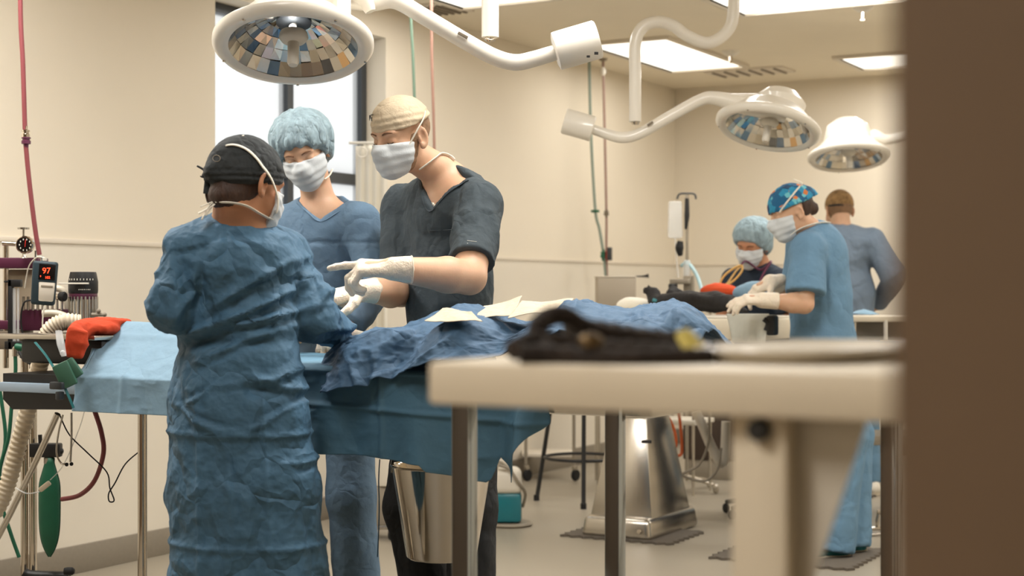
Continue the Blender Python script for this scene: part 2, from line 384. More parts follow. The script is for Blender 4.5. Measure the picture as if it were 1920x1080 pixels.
def vent(px, py, w, d, label):
    Y = (CEIL-CAMZ)*FPX/(HOR-py); c = W2L(J(px, py, Y))
    t = thing('ceiling_vent', label, 'vent', L2W(c[0], c[1], CEIL), 'ceiling vents')
    MB().lbox(c[0]-w/2, c[0]+w/2, c[1]-d/2, c[1]+d/2, CEIL-.012, CEIL, .003).build('frame', M_trim, t)
    g = MB(); n = 6
    for k in range(n):
        a = c[0]-w/2+.02+(w-.04)*(k+.5)/n; g.lbox(a-.008, a+.008, c[1]-d/2+.02, c[1]+d/2-.02, CEIL-.02, CEIL-.011)
    g.build('slats', M_vent, t)
vent(1405, 133, .6, .3, 'flat ceiling vent just beyond the large left ceiling light')
vent(822, 15, .3, .3, 'small dark ceiling vent left of the lamp post at the top edge')
def sprinkler(px, py, label):
    Y = (CEIL-CAMZ)*FPX/(HOR-py); c = J(px, py, Y)
    t = thing('sprinkler', label, 'sprinkler', (c[0], c[1], CEIL), 'ceiling sprinklers')
    MB().lathe([(.06, 0), (.055, -.012), (.03, -.03), (.014, -.034)], (c[0], c[1], CEIL)).build('escutcheon', M_white, t)
    MB().lathe([(.012, -.03), (.01, -.07), (.02, -.075), (.02, -.08)], (c[0], c[1], CEIL), res=12).build('head', M_polish, t)
sprinkler(1618, 12, 'white sprinkler head on the ceiling near the brown wall edge')
sprinkler(1370, 96, 'small sprinkler head on the ceiling beside the large light panel')
# ------------------------------------------------------------------ smooth solids: fields of blended shapes turned into one continuous mesh
def cone(a, b, ra, rb=None, k=.02, flat=None, op='u', end=False): return dict(end=end, t='cone', a=np.asarray(a, float), b=np.asarray(b, float), ra=ra, rb=ra if rb is None else rb, k=k, flat=flat, op=op)
def ell(c, r, R=None, k=.02, op='u'): return dict(t='ell', c=np.asarray(c, float), r=np.array([r]*3 if np.isscalar(r) else r, float), R=np.eye(3) if R is None else np.asarray(R), k=k, op=op)
def chain(pts, rs, k=.02, flat=None):
    return [cone(pts[i], pts[i+1], rs[i], rs[i+1], k, flat) for i in range(len(pts)-1)]
def half(p, n, k=.004): return dict(t='half', p=np.asarray(p, float), n=nrm(n), k=k, op='cut')   # removes the side n points to
def vneck(p, f, s, w, zt, depth=.12): return dict(t='vneck', p=np.asarray(p, float), f=nrm(f), s=nrm(s), w=w, zt=zt, dp=depth, k=.003, op='sub')
def boxd(c, h, R, rnd=.01, k=.01, op='u'): return dict(t='box', c=np.asarray(c, float), h=np.array(h, float), R=np.asarray(R), rnd=rnd, k=k, op=op)
def sd(p, X, Y, Z):
    t = p['t']
    if t == 'cone':
        a, b = p['a'], p['b']; ba = b-a; x, y, z = X-a[0], Y-a[1], Z-a[2]
        if p['flat'] is not None:
            n, f = p['flat']; n = nrm(n); e = (x*n[0]+y*n[1]+z*n[2])*(f-1); x, y, z = x+e*n[0], y+e*n[1], z+e*n[2]; ba = ba+np.dot(ba, n)*(f-1)*n
        L = max(np.dot(ba, ba), 1e-9); q = np.clip((x*ba[0]+y*ba[1]+z*ba[2])/L, 0, 1)
        d = np.sqrt((x-q*ba[0])**2+(y-q*ba[1])**2+(z-q*ba[2])**2)-(p['ra']+(p['rb']-p['ra'])*q)
        if p['end']:
            n = nrm(p['b']-p['a']); d = np.maximum(d, (X-b[0])*n[0]+(Y-b[1])*n[1]+(Z-b[2])*n[2])
        return d
    if t == 'ell':
        c, R, r = p['c'], p['R'], p['r']; x, y, z = X-c[0], Y-c[1], Z-c[2]
        u = [(x*R[0, i]+y*R[1, i]+z*R[2, i])/r[i] for i in range(3)]
        k0 = np.sqrt(u[0]**2+u[1]**2+u[2]**2)+1e-6; k1 = np.sqrt((u[0]/r[0])**2+(u[1]/r[1])**2+(u[2]/r[2])**2)+1e-6
        return k0*(k0-1)/k1
    if t == 'box':
        c, R, h = p['c'], p['R'], p['h']-p['rnd']; x, y, z = X-c[0], Y-c[1], Z-c[2]
        q = [np.abs(x*R[0, i]+y*R[1, i]+z*R[2, i])-h[i] for i in range(3)]
        return np.sqrt(sum(np.maximum(v, 0)**2 for v in q))+np.minimum(np.maximum(np.maximum(q[0], q[1]), q[2]), 0)-p['rnd']
    if t == 'half':
        n = p['n']; return (X-p['p'][0])*n[0]+(Y-p['p'][1])*n[1]+(Z-p['p'][2])*n[2]
    if t == 'vneck':
        x, y, z = X-p['p'][0], Y-p['p'][1], Z-p['p'][2]
        fr = x*p['f'][0]+y*p['f'][1]+z*p['f'][2]; sx = np.abs(x*p['s'][0]+y*p['s'][1]+z*p['s'][2])
        wd = np.maximum(z, 0)*p['w']/p['zt']
        return np.maximum(np.maximum((sx-wd)*.8, -z), -fr-.125)
def field(prims, X, Y, Z, F=None):
    if F is None: F = np.full(np.broadcast(X, Y, Z).shape, 1.0)
    for p in prims:
        d = sd(p, X, Y, Z); k = p['k']
        if p['op'] == 'u':
            h = np.maximum(k-np.abs(F-d), 0)/k; F = np.minimum(F, d)-h*h*k*.25
        else:
            if p['op'] == 'sub': d = -d
            h = np.maximum(k-np.abs(F-d), 0)/k; F = np.maximum(F, d)+h*h*k*.25
    return F
def bbox(p):
    if p['t'] == 'cone':
        m = max(p['ra'], p['rb']); return np.minimum(p['a'], p['b'])-m, np.maximum(p['a'], p['b'])+m
    if p['t'] in ('ell', 'box'):
        m = np.sqrt(((p['R']*(p['r'] if p['t'] == 'ell' else p['h']))**2).sum(1)) if p['t'] == 'ell' else np.abs(p['R']*p['h']).sum(1)
        return p['c']-m, p['c']+m
    return None
def axis_coords(lo, hi, h, bands):
    xs = [lo]
    while xs[-1] < hi:
        x = xs[-1]; hh = h
        for b0, b1, bh in bands:
            if b0-1e-9 <= x < b1: hh = min(hh, bh)
        xs.append(x+hh)
    return np.array(xs)
def surf(prims, h, fine=(), smooth=1):
    """fine: [(centre, half size, spacing)]"""
    bb = [bbox(p) for p in prims if p['op'] == 'u']; m = .015+h
    lo = np.min([b[0] for b in bb], 0)-m; hi = np.max([b[1] for b in bb], 0)+m
    cs = [axis_coords(lo[i], hi[i], h, [(c[i]-s, c[i]+s, fh) for c, s, fh in fine]) for i in range(3)]
    F = np.full([len(c) for c in cs], 1.0, np.float32)
    for p in prims:
        b = bbox(p)
        if p['op'] == 'cut' or b is None: sl = [slice(0, len(c)) for c in cs]
        else:
            mm = p['k']+h*2+.004
            sl = [slice(max(0, np.searchsorted(cs[i], b[0][i]-mm)-1), min(len(cs[i]), np.searchsorted(cs[i], b[1][i]+mm)+1)) for i in range(3)]
        X = cs[0][sl[0]][:, None, None]; Y = cs[1][sl[1]][None, :, None]; Z = cs[2][sl[2]][None, None, :]
        F[sl[0], sl[1], sl[2]] = field([p], X, Y, Z, F[sl[0], sl[1], sl[2]])
    for ax in range(3):
        sl = [slice(None)]*3
        for e in (0, -1): sl[ax] = e; F[tuple(sl)] = 1.0
    S = F < 0; c = np.zeros(tuple(n-1 for n in F.shape), np.int8)
    for dx in (0, 1):
        for dy in (0, 1):
            for dz in (0, 1): c += S[dx:S.shape[0]-1+dx, dy:S.shape[1]-1+dy, dz:S.shape[2]-1+dz]
    I, Jx, K = np.nonzero((c > 0) & (c < 8)); n = len(I)
    co = {}
    for dx in (0, 1):
        for dy in (0, 1):
            for dz in (0, 1): co[dx, dy, dz] = F[I+dx, Jx+dy, K+dz]
    acc = np.zeros((n, 3)); cnt = np.zeros(n)
    keys = list(co)
    for ka in keys:
        for ax in range(3):
            if ka[ax] == 0:
                kb = list(ka); kb[ax] = 1; kb = tuple(kb); fa, fb = co[ka], co[kb]; cr = (fa < 0) != (fb < 0)
                t = np.where(cr, fa/np.where(cr, fa-fb, 1), 0); pt = np.tile(np.array(ka, float), (n, 1)); pt[:, ax] = t
                acc += pt*cr[:, None]; cnt += cr
    u = acc/cnt[:, None]; V = np.zeros((n, 3))
    for ax, ii in enumerate((I, Jx, K)): V[:, ax] = cs[ax][ii]+u[:, ax]*(cs[ax][ii+1]-cs[ax][ii])
    idm = np.full(c.shape, -1, np.int64); idm[I, Jx, K] = np.arange(n); Fs = []
    for ax in range(3):
        s0 = [slice(1, -1)]*3; s1 = [slice(1, -1)]*3; s0[ax] = slice(0, -1); s1[ax] = slice(1, None)
        A = S[tuple(s0)]; B = S[tuple(s1)]; ii = np.nonzero(A != B); a_in = A[ii]
        base = [ii[k]+(0 if k == ax else 1) for k in range(3)]
        o1, o2 = [(1, 2), (2, 0), (0, 1)][ax]
        def g(d1, d2):
            q = [b.copy() for b in base]; q[o1] -= d1; q[o2] -= d2; return idm[q[0], q[1], q[2]]
        q = np.stack([g(1, 1), g(0, 1), g(0, 0), g(1, 0)], 1); q[~a_in] = q[~a_in][:, ::-1]; Fs.append(q)
    Q = np.concatenate(Fs)
    for _ in range(smooth): V = relax(V, Q, .5)
    return V, Q
def relax(V, Q, w):
    A = np.zeros_like(V); c = np.zeros(len(V))
    for i in range(4):
        a, b = Q[:, i], Q[:, (i+1) % 4]
        for ax in range(3): A[:, ax] += np.bincount(a, V[b, ax], len(V))+np.bincount(b, V[a, ax], len(V))
        c += np.bincount(a, minlength=len(V))+np.bincount(b, minlength=len(V))
    return V*(1-w)+w*A/np.maximum(c, 1)[:, None]
def normals(V, Q):
    d = np.cross(V[Q[:, 2]]-V[Q[:, 0]], V[Q[:, 3]]-V[Q[:, 1]]); N = np.zeros_like(V)
    for i in range(4):
        for ax in range(3): N[:, ax] += np.bincount(Q[:, i], d[:, ax], len(V))
    return N/(np.linalg.norm(N, axis=1)[:, None]+1e-12)
def solid(name, prims, m, parent=None, h=.008, fine=(), smooth=1, disp=None, base=None):
    V, Q = surf(prims, h, fine, smooth)
    if disp is not None: V = V+normals(V, Q)*disp(V)[:, None]
    return link(name, V, Q, m, parent, True, base)
def snap(prims, px, py, Y0, off=.002, span=.3):
    """the point of a solid's surface that lies nearest a line of sight"""
    Ys = np.linspace(Y0-span, Y0+span, 600); P = np.stack([(px-960)/FPX*Ys, Ys, CAMZ+(HOR-py)/FPX*Ys], 1)
    F = field(prims, P[:, 0], P[:, 1], P[:, 2]); i = np.nonzero(F < off)[0]
    return P[i[0]] if len(i) else P[int(np.argmin(F))]
def project(prims, pt, off=.002):
    p = np.asarray(pt, float).copy()
    for _ in range(8):
        e = 1e-3; q = np.array([p, p+[e, 0, 0], p+[0, e, 0], p+[0, 0, e]]); f = field(prims, q[:, 0], q[:, 1], q[:, 2])
        g = (f[1:]-f[0])/e; p = p-(f[0]-off)*g/(np.dot(g, g)+1e-6)
    return p

# ------------------------------------------------------------------ people
def head_axes(f, roll=0.):
    f = nrm(f); s = nrm(np.cross(f, ZZ)); u = np.cross(s, f)      # s: the person's right
    c, n = math.cos(roll), math.sin(roll); return s*c+u*n, f, u*c-s*n
def headprims(c, ax, off=0., sc=1., face=True):
    s, f, u = ax; R = np.array([s, f, u]).T; P = lambda a, b, d: c+sc*(s*a+f*b+u*d); r = lambda *v: np.array(v)*sc+off
    pr = [ell(P(0, -.012, .03), r(.075, .094, .083), R, .02), ell(P(0, .022, -.035), r(.058, .066, .078), R, .03),
          ell(P(0, .058, -.092), r(.026, .026, .022), R, .03), ell(P(.036, .045, -.038), r(.03, .032, .035), R, .02), ell(P(-.036, .045, -.038), r(.03, .032, .035), R, .02)]
    if face:
        pr += [ell(P(0, .075, .026), r(.052, .016, .014), R, .02), cone(P(0, .09, .008), P(0, .108, -.026), .008*sc+off, .013*sc+off, .012),
               ell(P(.012, .1, -.032), r(.008, .01, .008), R, .008), ell(P(-.012, .1, -.032), r(.008, .01, .008), R, .008)]
        for q in (1, -1):
            pr.append(ell(P(q*.032, .100, .003), (.018*sc, .019*sc, .013*sc), R, .010, 'sub'))
            pr.append(ell(P(q*.031, .0735, .001), r(.0145, .0125, .0115), R, .004))
            pr.append(cone(P(q*.012, .088, -.062), P(q*.0, .092, -.06), .007*sc, .008*sc, .008))
    return pr
def ears(c, ax, sc=1.):
    s, f, u = ax; pr = []
    for q in (1, -1):
        R = np.array([nrm(s*q+f*.38), nrm(f-s*q*.38), u]).T; n = R[:, 0]
        e = c+sc*(s*q*.079+f*-.014+u*-.008)
        pr += [ell(e, (.008*sc, .019*sc, .034*sc), R, .006), ell(e+sc*(n*.0065+R[:, 1]*.003+u*.002), (.0075*sc, .0115*sc, .022*sc), R, .003, 'sub'),
               ell(e+sc*(n*.003+R[:, 1]*.013+u*-.002), (.005*sc, .005*sc, .008*sc), R, .004), ell(e+sc*(u*-.027+R[:, 1]*.006), (.007*sc, .009*sc, .010*sc), R, .006)]
    return pr
def handprims(w, d, n, thumb, curls, off=0., spread=.05, tc=(.3, .5), sc=1., tang=.8):
    """w wrist, d along the hand, n out of the back of the hand, thumb = +1/-1 side of cross(d, n)"""
    d = nrm(d); n = nrm(n-np.dot(n, d)*d); t = np.cross(d, n)*thumb; r = lambda v: v*sc+off; pr = []
    for o, rr in ((.027, .014), (.009, .014), (-.009, .0135), (-.026, .0125)):
        pr.append(cone(w+sc*(d*.012+t*o*.62), w+sc*(d*.088+t*o+n*.002), r(.016), r(rr), .012))
    pr.append(cone(w-d*.03*sc, w+d*.02*sc, r(.026), r(.024), .015, (n, 1.25)))
    L = [(.043, .026, .02), (.048, .030, .021), (.044, .028, .02), (.034, .021, .018)]
    for i, o in enumerate((.027, .009, -.010, -.027)):
        p = w+sc*(d*.09+t*o); a = 0.; dd = nrm(d+t*(o/.027)*spread); cu = curls[i]; cu = (cu, cu*1.1, cu*.7) if np.isscalar(cu) else cu
        for j in range(3):
            a += cu[j]; e = nrm(dd*math.cos(a)-n*math.sin(a)); q = p+e*L[i][j]*sc
            pr.append(cone(p, q, r((.0098, .0088, .0078)[j]*(.9 if i == 3 else 1)), r((.0088, .0078, .0068)[j]*(.9 if i == 3 else 1)), .005)); p = q
    p = w+sc*(d*.022+t*.022-n*.004); e = nrm(d*.62+t*tang-n*.25)
    q = p+e*.04*sc; pr.append(cone(p, q, r(.016), r(.0125), .012)); p = q
    for j, (l, ra, rb) in enumerate(((.032, .0115, .010), (.026, .0098, .008))):
        e = nrm(e+nrm(d-t*.9-n*.3)*tc[j]); q = p+e*l*sc; pr.append(cone(p, q, r(ra), r(rb), .005)); p = q
    return pr
def bodyprims(j, w=1., sh=.055, legs=True, thin=1.):
    td = nrm(j['td']); ts = nrm(np.cross(td, ZZ)); R = np.array([ts, td, ZZ]).T; pr = []
    nk, pe = j['nk'], j['pe']; ch = nk+(pe-nk)*.28; wa = nk+(pe-nk)*.66
    pr += [ell(ch, (.145*w, .095*w, .155), R, .05), ell(wa, (.125*w, .09*w, .15), R, .06), ell(pe, (.132*w, .088*w, .11), R, .05)]
    hp = j['hc']; s, f, u = j['ax']
    pr.append(cone(nk-ZZ*.02, hp-u*.06-f*.03, .058, .05, .03))
    for q in ('L', 'R'):
        sh_ = j['s'+q]; pr.append(cone(nk-ZZ*.05, sh_, .05, sh, .04))
        pr.append(cone(sh_, j['e'+q], .046*thin, .036*thin, .03)); pr.append(cone(j['e'+q], j['e'+q]+(j['w'+q]-j['e'+q])*.3, .037*thin, .038*thin, .015)); pr.append(cone(j['e'+q]+(j['w'+q]-j['e'+q])*.3, j['w'+q], .038*thin, .024*thin, .015))
        hd = nrm(j['w'+q]-j['e'+q]) if 'h'+q not in j else nrm(j['h'+q]); pr.append(cone(j['w'+q], j['w'+q]+hd*.07, .022, .022, .02))
        if legs:
            hp_, kn, an = j['hip'+q], j['k'+q], j['a'+q]
            pr += [cone(hp_-ZZ*.03, kn, .07*w, .05, .04), cone(kn, kn+(an-kn)*.35, .052, .05, .02), cone(kn+(an-kn)*.35, an, .05, .034, .02)]
            fd = j.get('fd', td); pr += [cone(an-ZZ*.03, an+fd*.12-ZZ*.045, .036, .03, .02)]
    return pr
def torso_cloth(j, w=1., off=.014, hem=.12, flare=.0, slv=.75, slr=(.062, .072), dw=1.):
    td = nrm(j['td']); ts = nrm(np.cross(td, ZZ)); R = np.array([ts, td, ZZ]).T; o = off; pr = []
    nk, pe = j['nk'], j['pe']; ch = nk+(pe-nk)*.28; wa = nk+(pe-nk)*.66
    pr += [ell(ch, (.145*w+o, (.095*w+o)*dw, .155+o), R, .06), ell(wa, (.13*w+o, (.092*w+o)*dw, .16), R, .08)]
    pr.append(cone(wa, pe-ZZ*hem, (.12*w+o), (.142*w+o+flare), .06, (td, 1.3/dw)))
    for q in ('L', 'R'):
        pr.append(cone(nk-ZZ*.055, j['s'+q], .05+o, .055+o, .045))
    pr.append(half(pe-ZZ*hem, -ZZ))
    for q in ('L', 'R'):
        a, b = j['s'+q], j['e'+q]; e = a+(b-a)*slv
        sl = cone(a, e, slr[0], slr[1], .03, end=True); pr.append(sl)
    return pr
def fold_disp(amp, sc, seed, amp2=0., sc2=(14, 14, 10)):
    def f(P):
        d = amp*crumple(P, sc, seed)
        if amp2: d = d+amp2*crumple(P, sc2, seed+40)
        return d
    return f
def strap(name, pts, m, parent, r=.004, flat=.35, n=6, axis=None):
    return MB().tube(pts, r, 8, n=n, flat=flat, axis=axis).build(name, m, parent, sharp=None)
def mask(hc, ax, m, parent, hp, sc=1., low=-.115, hi=-.004, fr=.018):
    s, f, u = ax; pr = headprims(hc, ax, .009, sc); R = np.array([s, f, u]).T
    pr = pr+[ell(hc+sc*(f*.078-u*.055), np.array((.042, .036, .052))*sc, R, .03)]
    pr = pr+[half(hc+sc*u*hi+sc*f*.05, u+f*-.12, .002), half(hc+sc*u*low+sc*f*.05, -u+f*-.25, .002), half(hc+sc*f*fr, -f-u*.1, .002)]
    def dp(P):
        q = ((P-hc)@u)/sc; return .0011*np.sin(q*230+1.2*np.sin(((P-hc)@s)*30))+.0014*crumple(P, (16, 16, 30), 3)
    return solid('mask', pr, m, parent, .004, smooth=1, disp=dp)
# ------------------------------------------------------------------ surgical lamps
def lamp(name, label, c, n, R, handle=.17):
    n = nrm(n); up = -n
    t = thing(name, label, 'lamp', c, 'round surgical lamps')
    MB().lathe([(R*.80, .004), (R*.86, -.006), (R*.94, -.004), (R*1.0, .012), (R*1.0, .026), (R*.95, .036), (R*.84, .05), (R*.62, .105), (R*.36, .14), (R*.12, .15), (0, .15)], c, up, 64, caps=False).build('housing', M_white, t, sharp=50)
    d = MB(); x, y = frame(up); prof = [(R*.83, .006), (R*.72, .045), (R*.6, .072), (R*.48, .092), (R*.35, .108), (R*.2, .12)]
    rng = random.Random(int(R*1000)+int(c[0]*10)); res = 34
    V = []; F = []
    for i in range(len(prof)-1):
        for k in range(res):
            off = rng.uniform(-.003, .003); q = []
            for (ii, kk) in ((i, k), (i, k+1), (i+1, k+1), (i+1, k)):
                r, h = prof[ii]; an = 2*PI*kk/res; q.append(np.asarray(c)+up*(h+off*(1 if ii == i else -.6)+rng.uniform(-.0015, .0015))+r*(math.cos(an)*x+math.sin(an)*y))
            b = len(V); V += q; F.append((b, b+1, b+2, b+3))
    link('reflector', V, F, M_mirror, t, smooth=False)
    MB().lathe([(R*.2, .121), (R*.22, .1), (R*.22, .088), (R*.16, .084)], c, up, 28).build('bulb_socket', M_frame, t)
    MB().lathe([(R*.04, .10), (R*.04, .056), (R*.17, .054), (R*.185, .04), (R*.15, .028), (R*.075, .02), (R*.07, -.02), (R*.075, -.045), (R*.055, -.055), (0, -.056)], c, up, 28).build('centre_handle', M_whiteplastic, t, sharp=50)
    for k in range(5):
        an = 2*PI*k/5+.7; p = np.asarray(c)+R*.93*(math.cos(an)*x+math.sin(an)*y)-up*.005
        MB().lathe([(.005, 0), (.004, -.002)], p, up, 10).build('screw', M_steel, t)
    return t, up, x, y
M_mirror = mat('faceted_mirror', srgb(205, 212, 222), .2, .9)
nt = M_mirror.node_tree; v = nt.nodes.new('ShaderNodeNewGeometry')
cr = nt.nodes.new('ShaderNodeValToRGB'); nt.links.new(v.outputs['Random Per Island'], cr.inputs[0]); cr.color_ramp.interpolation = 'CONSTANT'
els = cr.color_ramp.elements; els[0].color = srgb(226, 220, 208); els[1].position = .3; els[1].color = srgb(176, 192, 208)  # blue, beige and orange facet colours are painted-in reflections of the room
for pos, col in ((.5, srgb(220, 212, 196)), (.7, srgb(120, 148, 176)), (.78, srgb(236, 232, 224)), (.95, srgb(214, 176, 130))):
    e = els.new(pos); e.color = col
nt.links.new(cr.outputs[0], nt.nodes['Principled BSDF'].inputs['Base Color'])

c1 = J(550, 92, 4.7)
t, up, x_, y_ = lamp('surgical_lamp', 'big round surgical lamp at the top left, over the gowned person', c1, (.03, -.33, -.94), .243)
top = c1+up*.15
MB().lathe([(.085, -.02), (.085, .05), (.07, .075), (0, .08)], top, up, 32).build('hub', M_white, t)
for px_ in (500, 636): MB().box(J(px_, -10, 4.7), (.045, .08, .14), bev=.015).build('yoke', M_white, t)
MB().ball(c1-up*-.069+np.array([0, -.022, 0]), .012).build('bulb', M_bulb, t)
MB().tube([J(600, -30, 4.75), J(650, -22, 4.76), J(682, -2, 4.78), J(695, 22, 4.78)], [.03, .034, .028, .016], 16).build('swivel_neck', M_white, t)
for c_, n_, w_ in ((c1, up*.075, 2.2), (J(1439, 245, 7.0), np.array([.016, .02, .07]), 1.2), (J(1592, 299, 9.0), np.array([0, .02, .07]), 1.0)):
    ld = bpy.data.lights.new('lamp_bulb_light', 'POINT'); ld.energy = w_; ld.color = (1, .97, .92); ld.shadow_soft_size = .01
    lo = bpy.data.objects.new('lamp_bulb_light', ld); C.objects.link(lo); lo.location = c_+n_+np.array([0, -.03, -.004])
# its spring arm, drop tube and counterweight
ta = thing('lamp_arm', 'white bent lamp arm running from the big lamp to its cylindrical counterweight', 'lamp arm', J(870, 60, 4.8))
MB().tube([J(655, 2, 4.78), J(700, 4, 4.8), J(742, 2, 4.8), J(800, 34, 4.8), J(870, 76, 4.8), J(925, 106, 4.8), J(965, 117, 4.8), J(1000, 111, 4.8), J(1045, 97, 4.8)], [.026, .028, .0255, .0255, .0255, .0255, .0255, .025, .024], 20, n=10).build('bent_tube', M_white, ta)
ax = nrm(J(1120, 74, 4.8)-J(1045, 96, 4.8)); cyl = J(1040, 97, 4.8)
MB().lathe([(.045, 0), (.058, .004), (.060, .01), (.060, .135), (.056, .14), (0, .142)], cyl, ax, 40).build('counterweight', M_white, ta, sharp=40)
MB().box(J(1118, 100, 4.74), (.012, .006, .008), np.eye(3)).box(J(1103, 106, 4.735), (.010, .006, .006), np.eye(3)).build('rating_label', M_black, ta)
MB().box(J(868, 66, 4.77), (.034, .004, .010), Matrix.Rotation(math.radians(29), 3, 'Y'), .001).build('name_plate', M_vent, ta)
dp = MB(); p0 = J(919, 70, 4.85); dp.tube([p0, np.array([p0[0], p0[1], CEIL])], .027, 24)
dp.build('drop_tube', M_white, ta)
MB().ball(p0-ZZ*.004, (.018, .018, .012)).build('tube_end_bolt', M_polish, ta)
MB().lathe([(.10, 0), (.10, -.03), (.04, -.05)], (p0[0], p0[1], CEIL), (0, 0, 1), 32).build('ceiling_rose', M_white, ta)

c2 = J(1439, 245, 7.0)
t2, up, x_, y_ = lamp('surgical_lamp', 'tilted round surgical lamp in the middle distance over the far table', c2, (-.22, -.27, -.93), .238)
MB().lathe([(.11, -.03), (.12, .0), (.08, .045), (0, .06)], c2+up*.14+np.array([.03, 0, 0]), up, 32).build('hub', M_white, t2)
ta = thing('lamp_arm', 'white curved lamp arm carrying the tilted lamp over the far table', 'lamp arm', J(1190, 200, 6.9))
MB().tube([J(1376, -80, 6.9), J(1376, 10, 6.9), J(1366, 55, 6.9), J(1330, 80, 6.9), J(1290, 68, 6.9), J(1262, 48, 6.9), J(1232, 41, 6.9), J(1204, 52, 6.9), J(1191, 84, 6.9), J(1191, 140, 6.9), J(1191, 228, 6.9)], .0265, 18, n=9).build('hanging_tube', M_white, ta)
pp = J(1376, -80, 6.9)
MB().tube([pp, np.array([pp[0], pp[1], CEIL])], .0265, 18).lathe([(.10, 0), (.10, -.03), (.04, -.05)], (pp[0], pp[1], CEIL)).build('ceiling_rose', M_white, ta)
MB().lathe([(.020, 0), (.015, -.012), (0, -.014)], J(1191, 229, 6.9), (0, 0, 1), 16).build('tube_end_bolt', M_polish, ta)
MB().tube([J(1105, 240, 6.95), J(1140, 252, 6.95), J(1168, 258, 6.95), J(1200, 250, 6.95), J(1260, 216, 6.95), J(1312, 188, 6.95), J(1340, 184, 6.95), J(1390, 196, 6.97), J(1440, 204, 7.0), J(1475, 212, 7.0)], [.022, .024, .025, .025, .025, .026, .03, .042, .048, .044], 20, n=9).build('bent_tube', M_white, ta)
MB().tube([J(1345, 184, 6.97), J(1400, 186, 6.99), J(1460, 190, 7.0), J(1500, 214, 7.0), J(1512, 250, 7.0)], [.02, .026, .028, .02, .012], 14).build('fork', M_white, ta)
ax = nrm(J(1052, 225, 6.95)-J(1112, 242, 6.95))
MB().lathe([(.05, 0), (.058, .005), (.058, .13), (.053, .136), (0, .138)], J(1112, 242, 6.95), ax, 32).build('counterweight', M_white, ta, sharp=40)
MB().box(J(1219, 232, 6.91), (.03, .004, .01), Matrix.Rotation(math.radians(-33), 3, 'Y'), .001).build('name_plate', M_vent, ta)

c3 = J(1592, 299, 9.0)
t3, up, x_, y_ = lamp('surgical_lamp', 'farthest round surgical lamp, partly under the brown wall edge', c3, (0, -.25, -.97), .238)
MB().lathe([(.13, -.03), (.14, .0), (.12, .07), (.07, .11), (0, .12)], c3+up*.13, up, 32).build('hub', M_white, t3)
ta = thing('lamp_arm', 'white lamp arm of the farthest lamp running behind the brown wall', 'lamp arm', J(1660, 262, 9.0))
MB().tube([J(1618, 262, 9.), J(1640, 256, 9.), J(1664, 262, 9.), J(1720, 250, 9.)], [.03, .04, .03, .026], 16).tube([J(1720, 250, 9.), J(1730, 100, 9.0), np.array([J(1730, 90, 9.)[0], 9., CEIL])], .027, 14).build('bent_tube', M_white, ta)

# ------------------------------------------------------------------ hoses from the ceiling
def ceil_hose(label, pix, r, m, coup=None, cm=None, group=None, Y=8.0):
    P = [J(x, y, yy) for x, y, yy in pix]
    t = thing('gas_hose', label, 'hose', P[-1], group)
    P = [np.array([P[0][0], P[0][1], CEIL])]+P
    MB().tube(P, r, 10).build('hose', m, t)
    if coup:
        for cx, cy, ln, rr, mm in coup:
            yy = np.interp(cy, [p[1] for p in pix], [p[2] for p in pix]); c = J(cx, cy, yy)
            MB().lathe([(rr*.5, -ln), (rr*.55, -ln*.5), (rr, -ln*.45), (rr, 0), (rr*.8, .002), (rr*.8, ln*.3), (rr, ln*.32), (rr, ln*.5), (rr*.5, ln*.6), (rr*.5, ln)], c, (0, 0, 1), 16).build('coupling', mm, t, sharp=40)
    MB().lathe([(.03, 0), (.028, -.012), (.012, -.02)], P[0], (0, 0, 1), 20).build('ceiling_outlet', M_gray, t)
    return t
ceil_hose('maroon hose hanging from the ceiling at the far left to the anaesthesia machine', [(38, 0, 5.6), (43, 120, 5.6), (47, 245, 5.6), (50, 290, 5.6), (56, 350, 5.6), (66, 430, 5.6), (74, 478, 5.6)], .0085, M_maroon, [(48, 252, .03, .015, M_polish), (49, 264, .025, .0165, M_purple)])
ceil_hose('thin green hose hanging behind the tan cap', [(770, 28, 8.3), (774, 100, 8.3), (778, 200, 8.3), (786, 330, 8.3), (790, 480, 8.3)], .008, mat('soft_green_hose', srgb(118, 146, 126), .5), group=None)
ceil_hose('thin pink-brown hose hanging right of the green one', [(809, 30, 8.3), (810, 120, 8.3), (813, 220, 8.3), (817, 400, 8.3), (818, 480, 8.3)], .008, mat('soft_pink_hose', srgb(176, 134, 118), .5))
ceil_hose('grey-green hose hanging by the far left wall, with a flat green grip', [(1105, 122, 10.7), (1108, 250, 10.7), (1116, 392, 10.7), (1124, 430, 10.7), (1132, 480, 10.7), (1136, 518, 10.7)], .010, mat('grey_green_hose', srgb(130, 146, 134), .5), [(1131, 478, .04, .02, M_green)])
ceil_hose('grey hose with red fitting hanging just right of the grey-green one', [(1131, 128, 10.7), (1134, 250, 10.7), (1137, 400, 10.7), (1137, 460, 10.7), (1138, 518, 10.7)], .009, mat('grey_pink_hose', srgb(158, 128, 116), .5), [(1137, 400, .03, .018, M_vent), (1138, 478, .045, .018, mat('red_fitting', srgb(166, 60, 50), .5)), (1131, 134, .03, .02, M_white)])
tg = MB().box(J(1116, 396, 10.68), (.06, .02, .018), bev=.005).build('hose_grip', M_green); tag(tg, 'small flat green grip clipped on the grey-green hose', 'clip')
hv = MB().box(J(1143, 476, 10.66), (.03, .03, .09), bev=.005).build('hose_valve_block', M_frame); tag(hv, 'dark valve block beside the red hose fitting on the far wall hoses', 'valve')

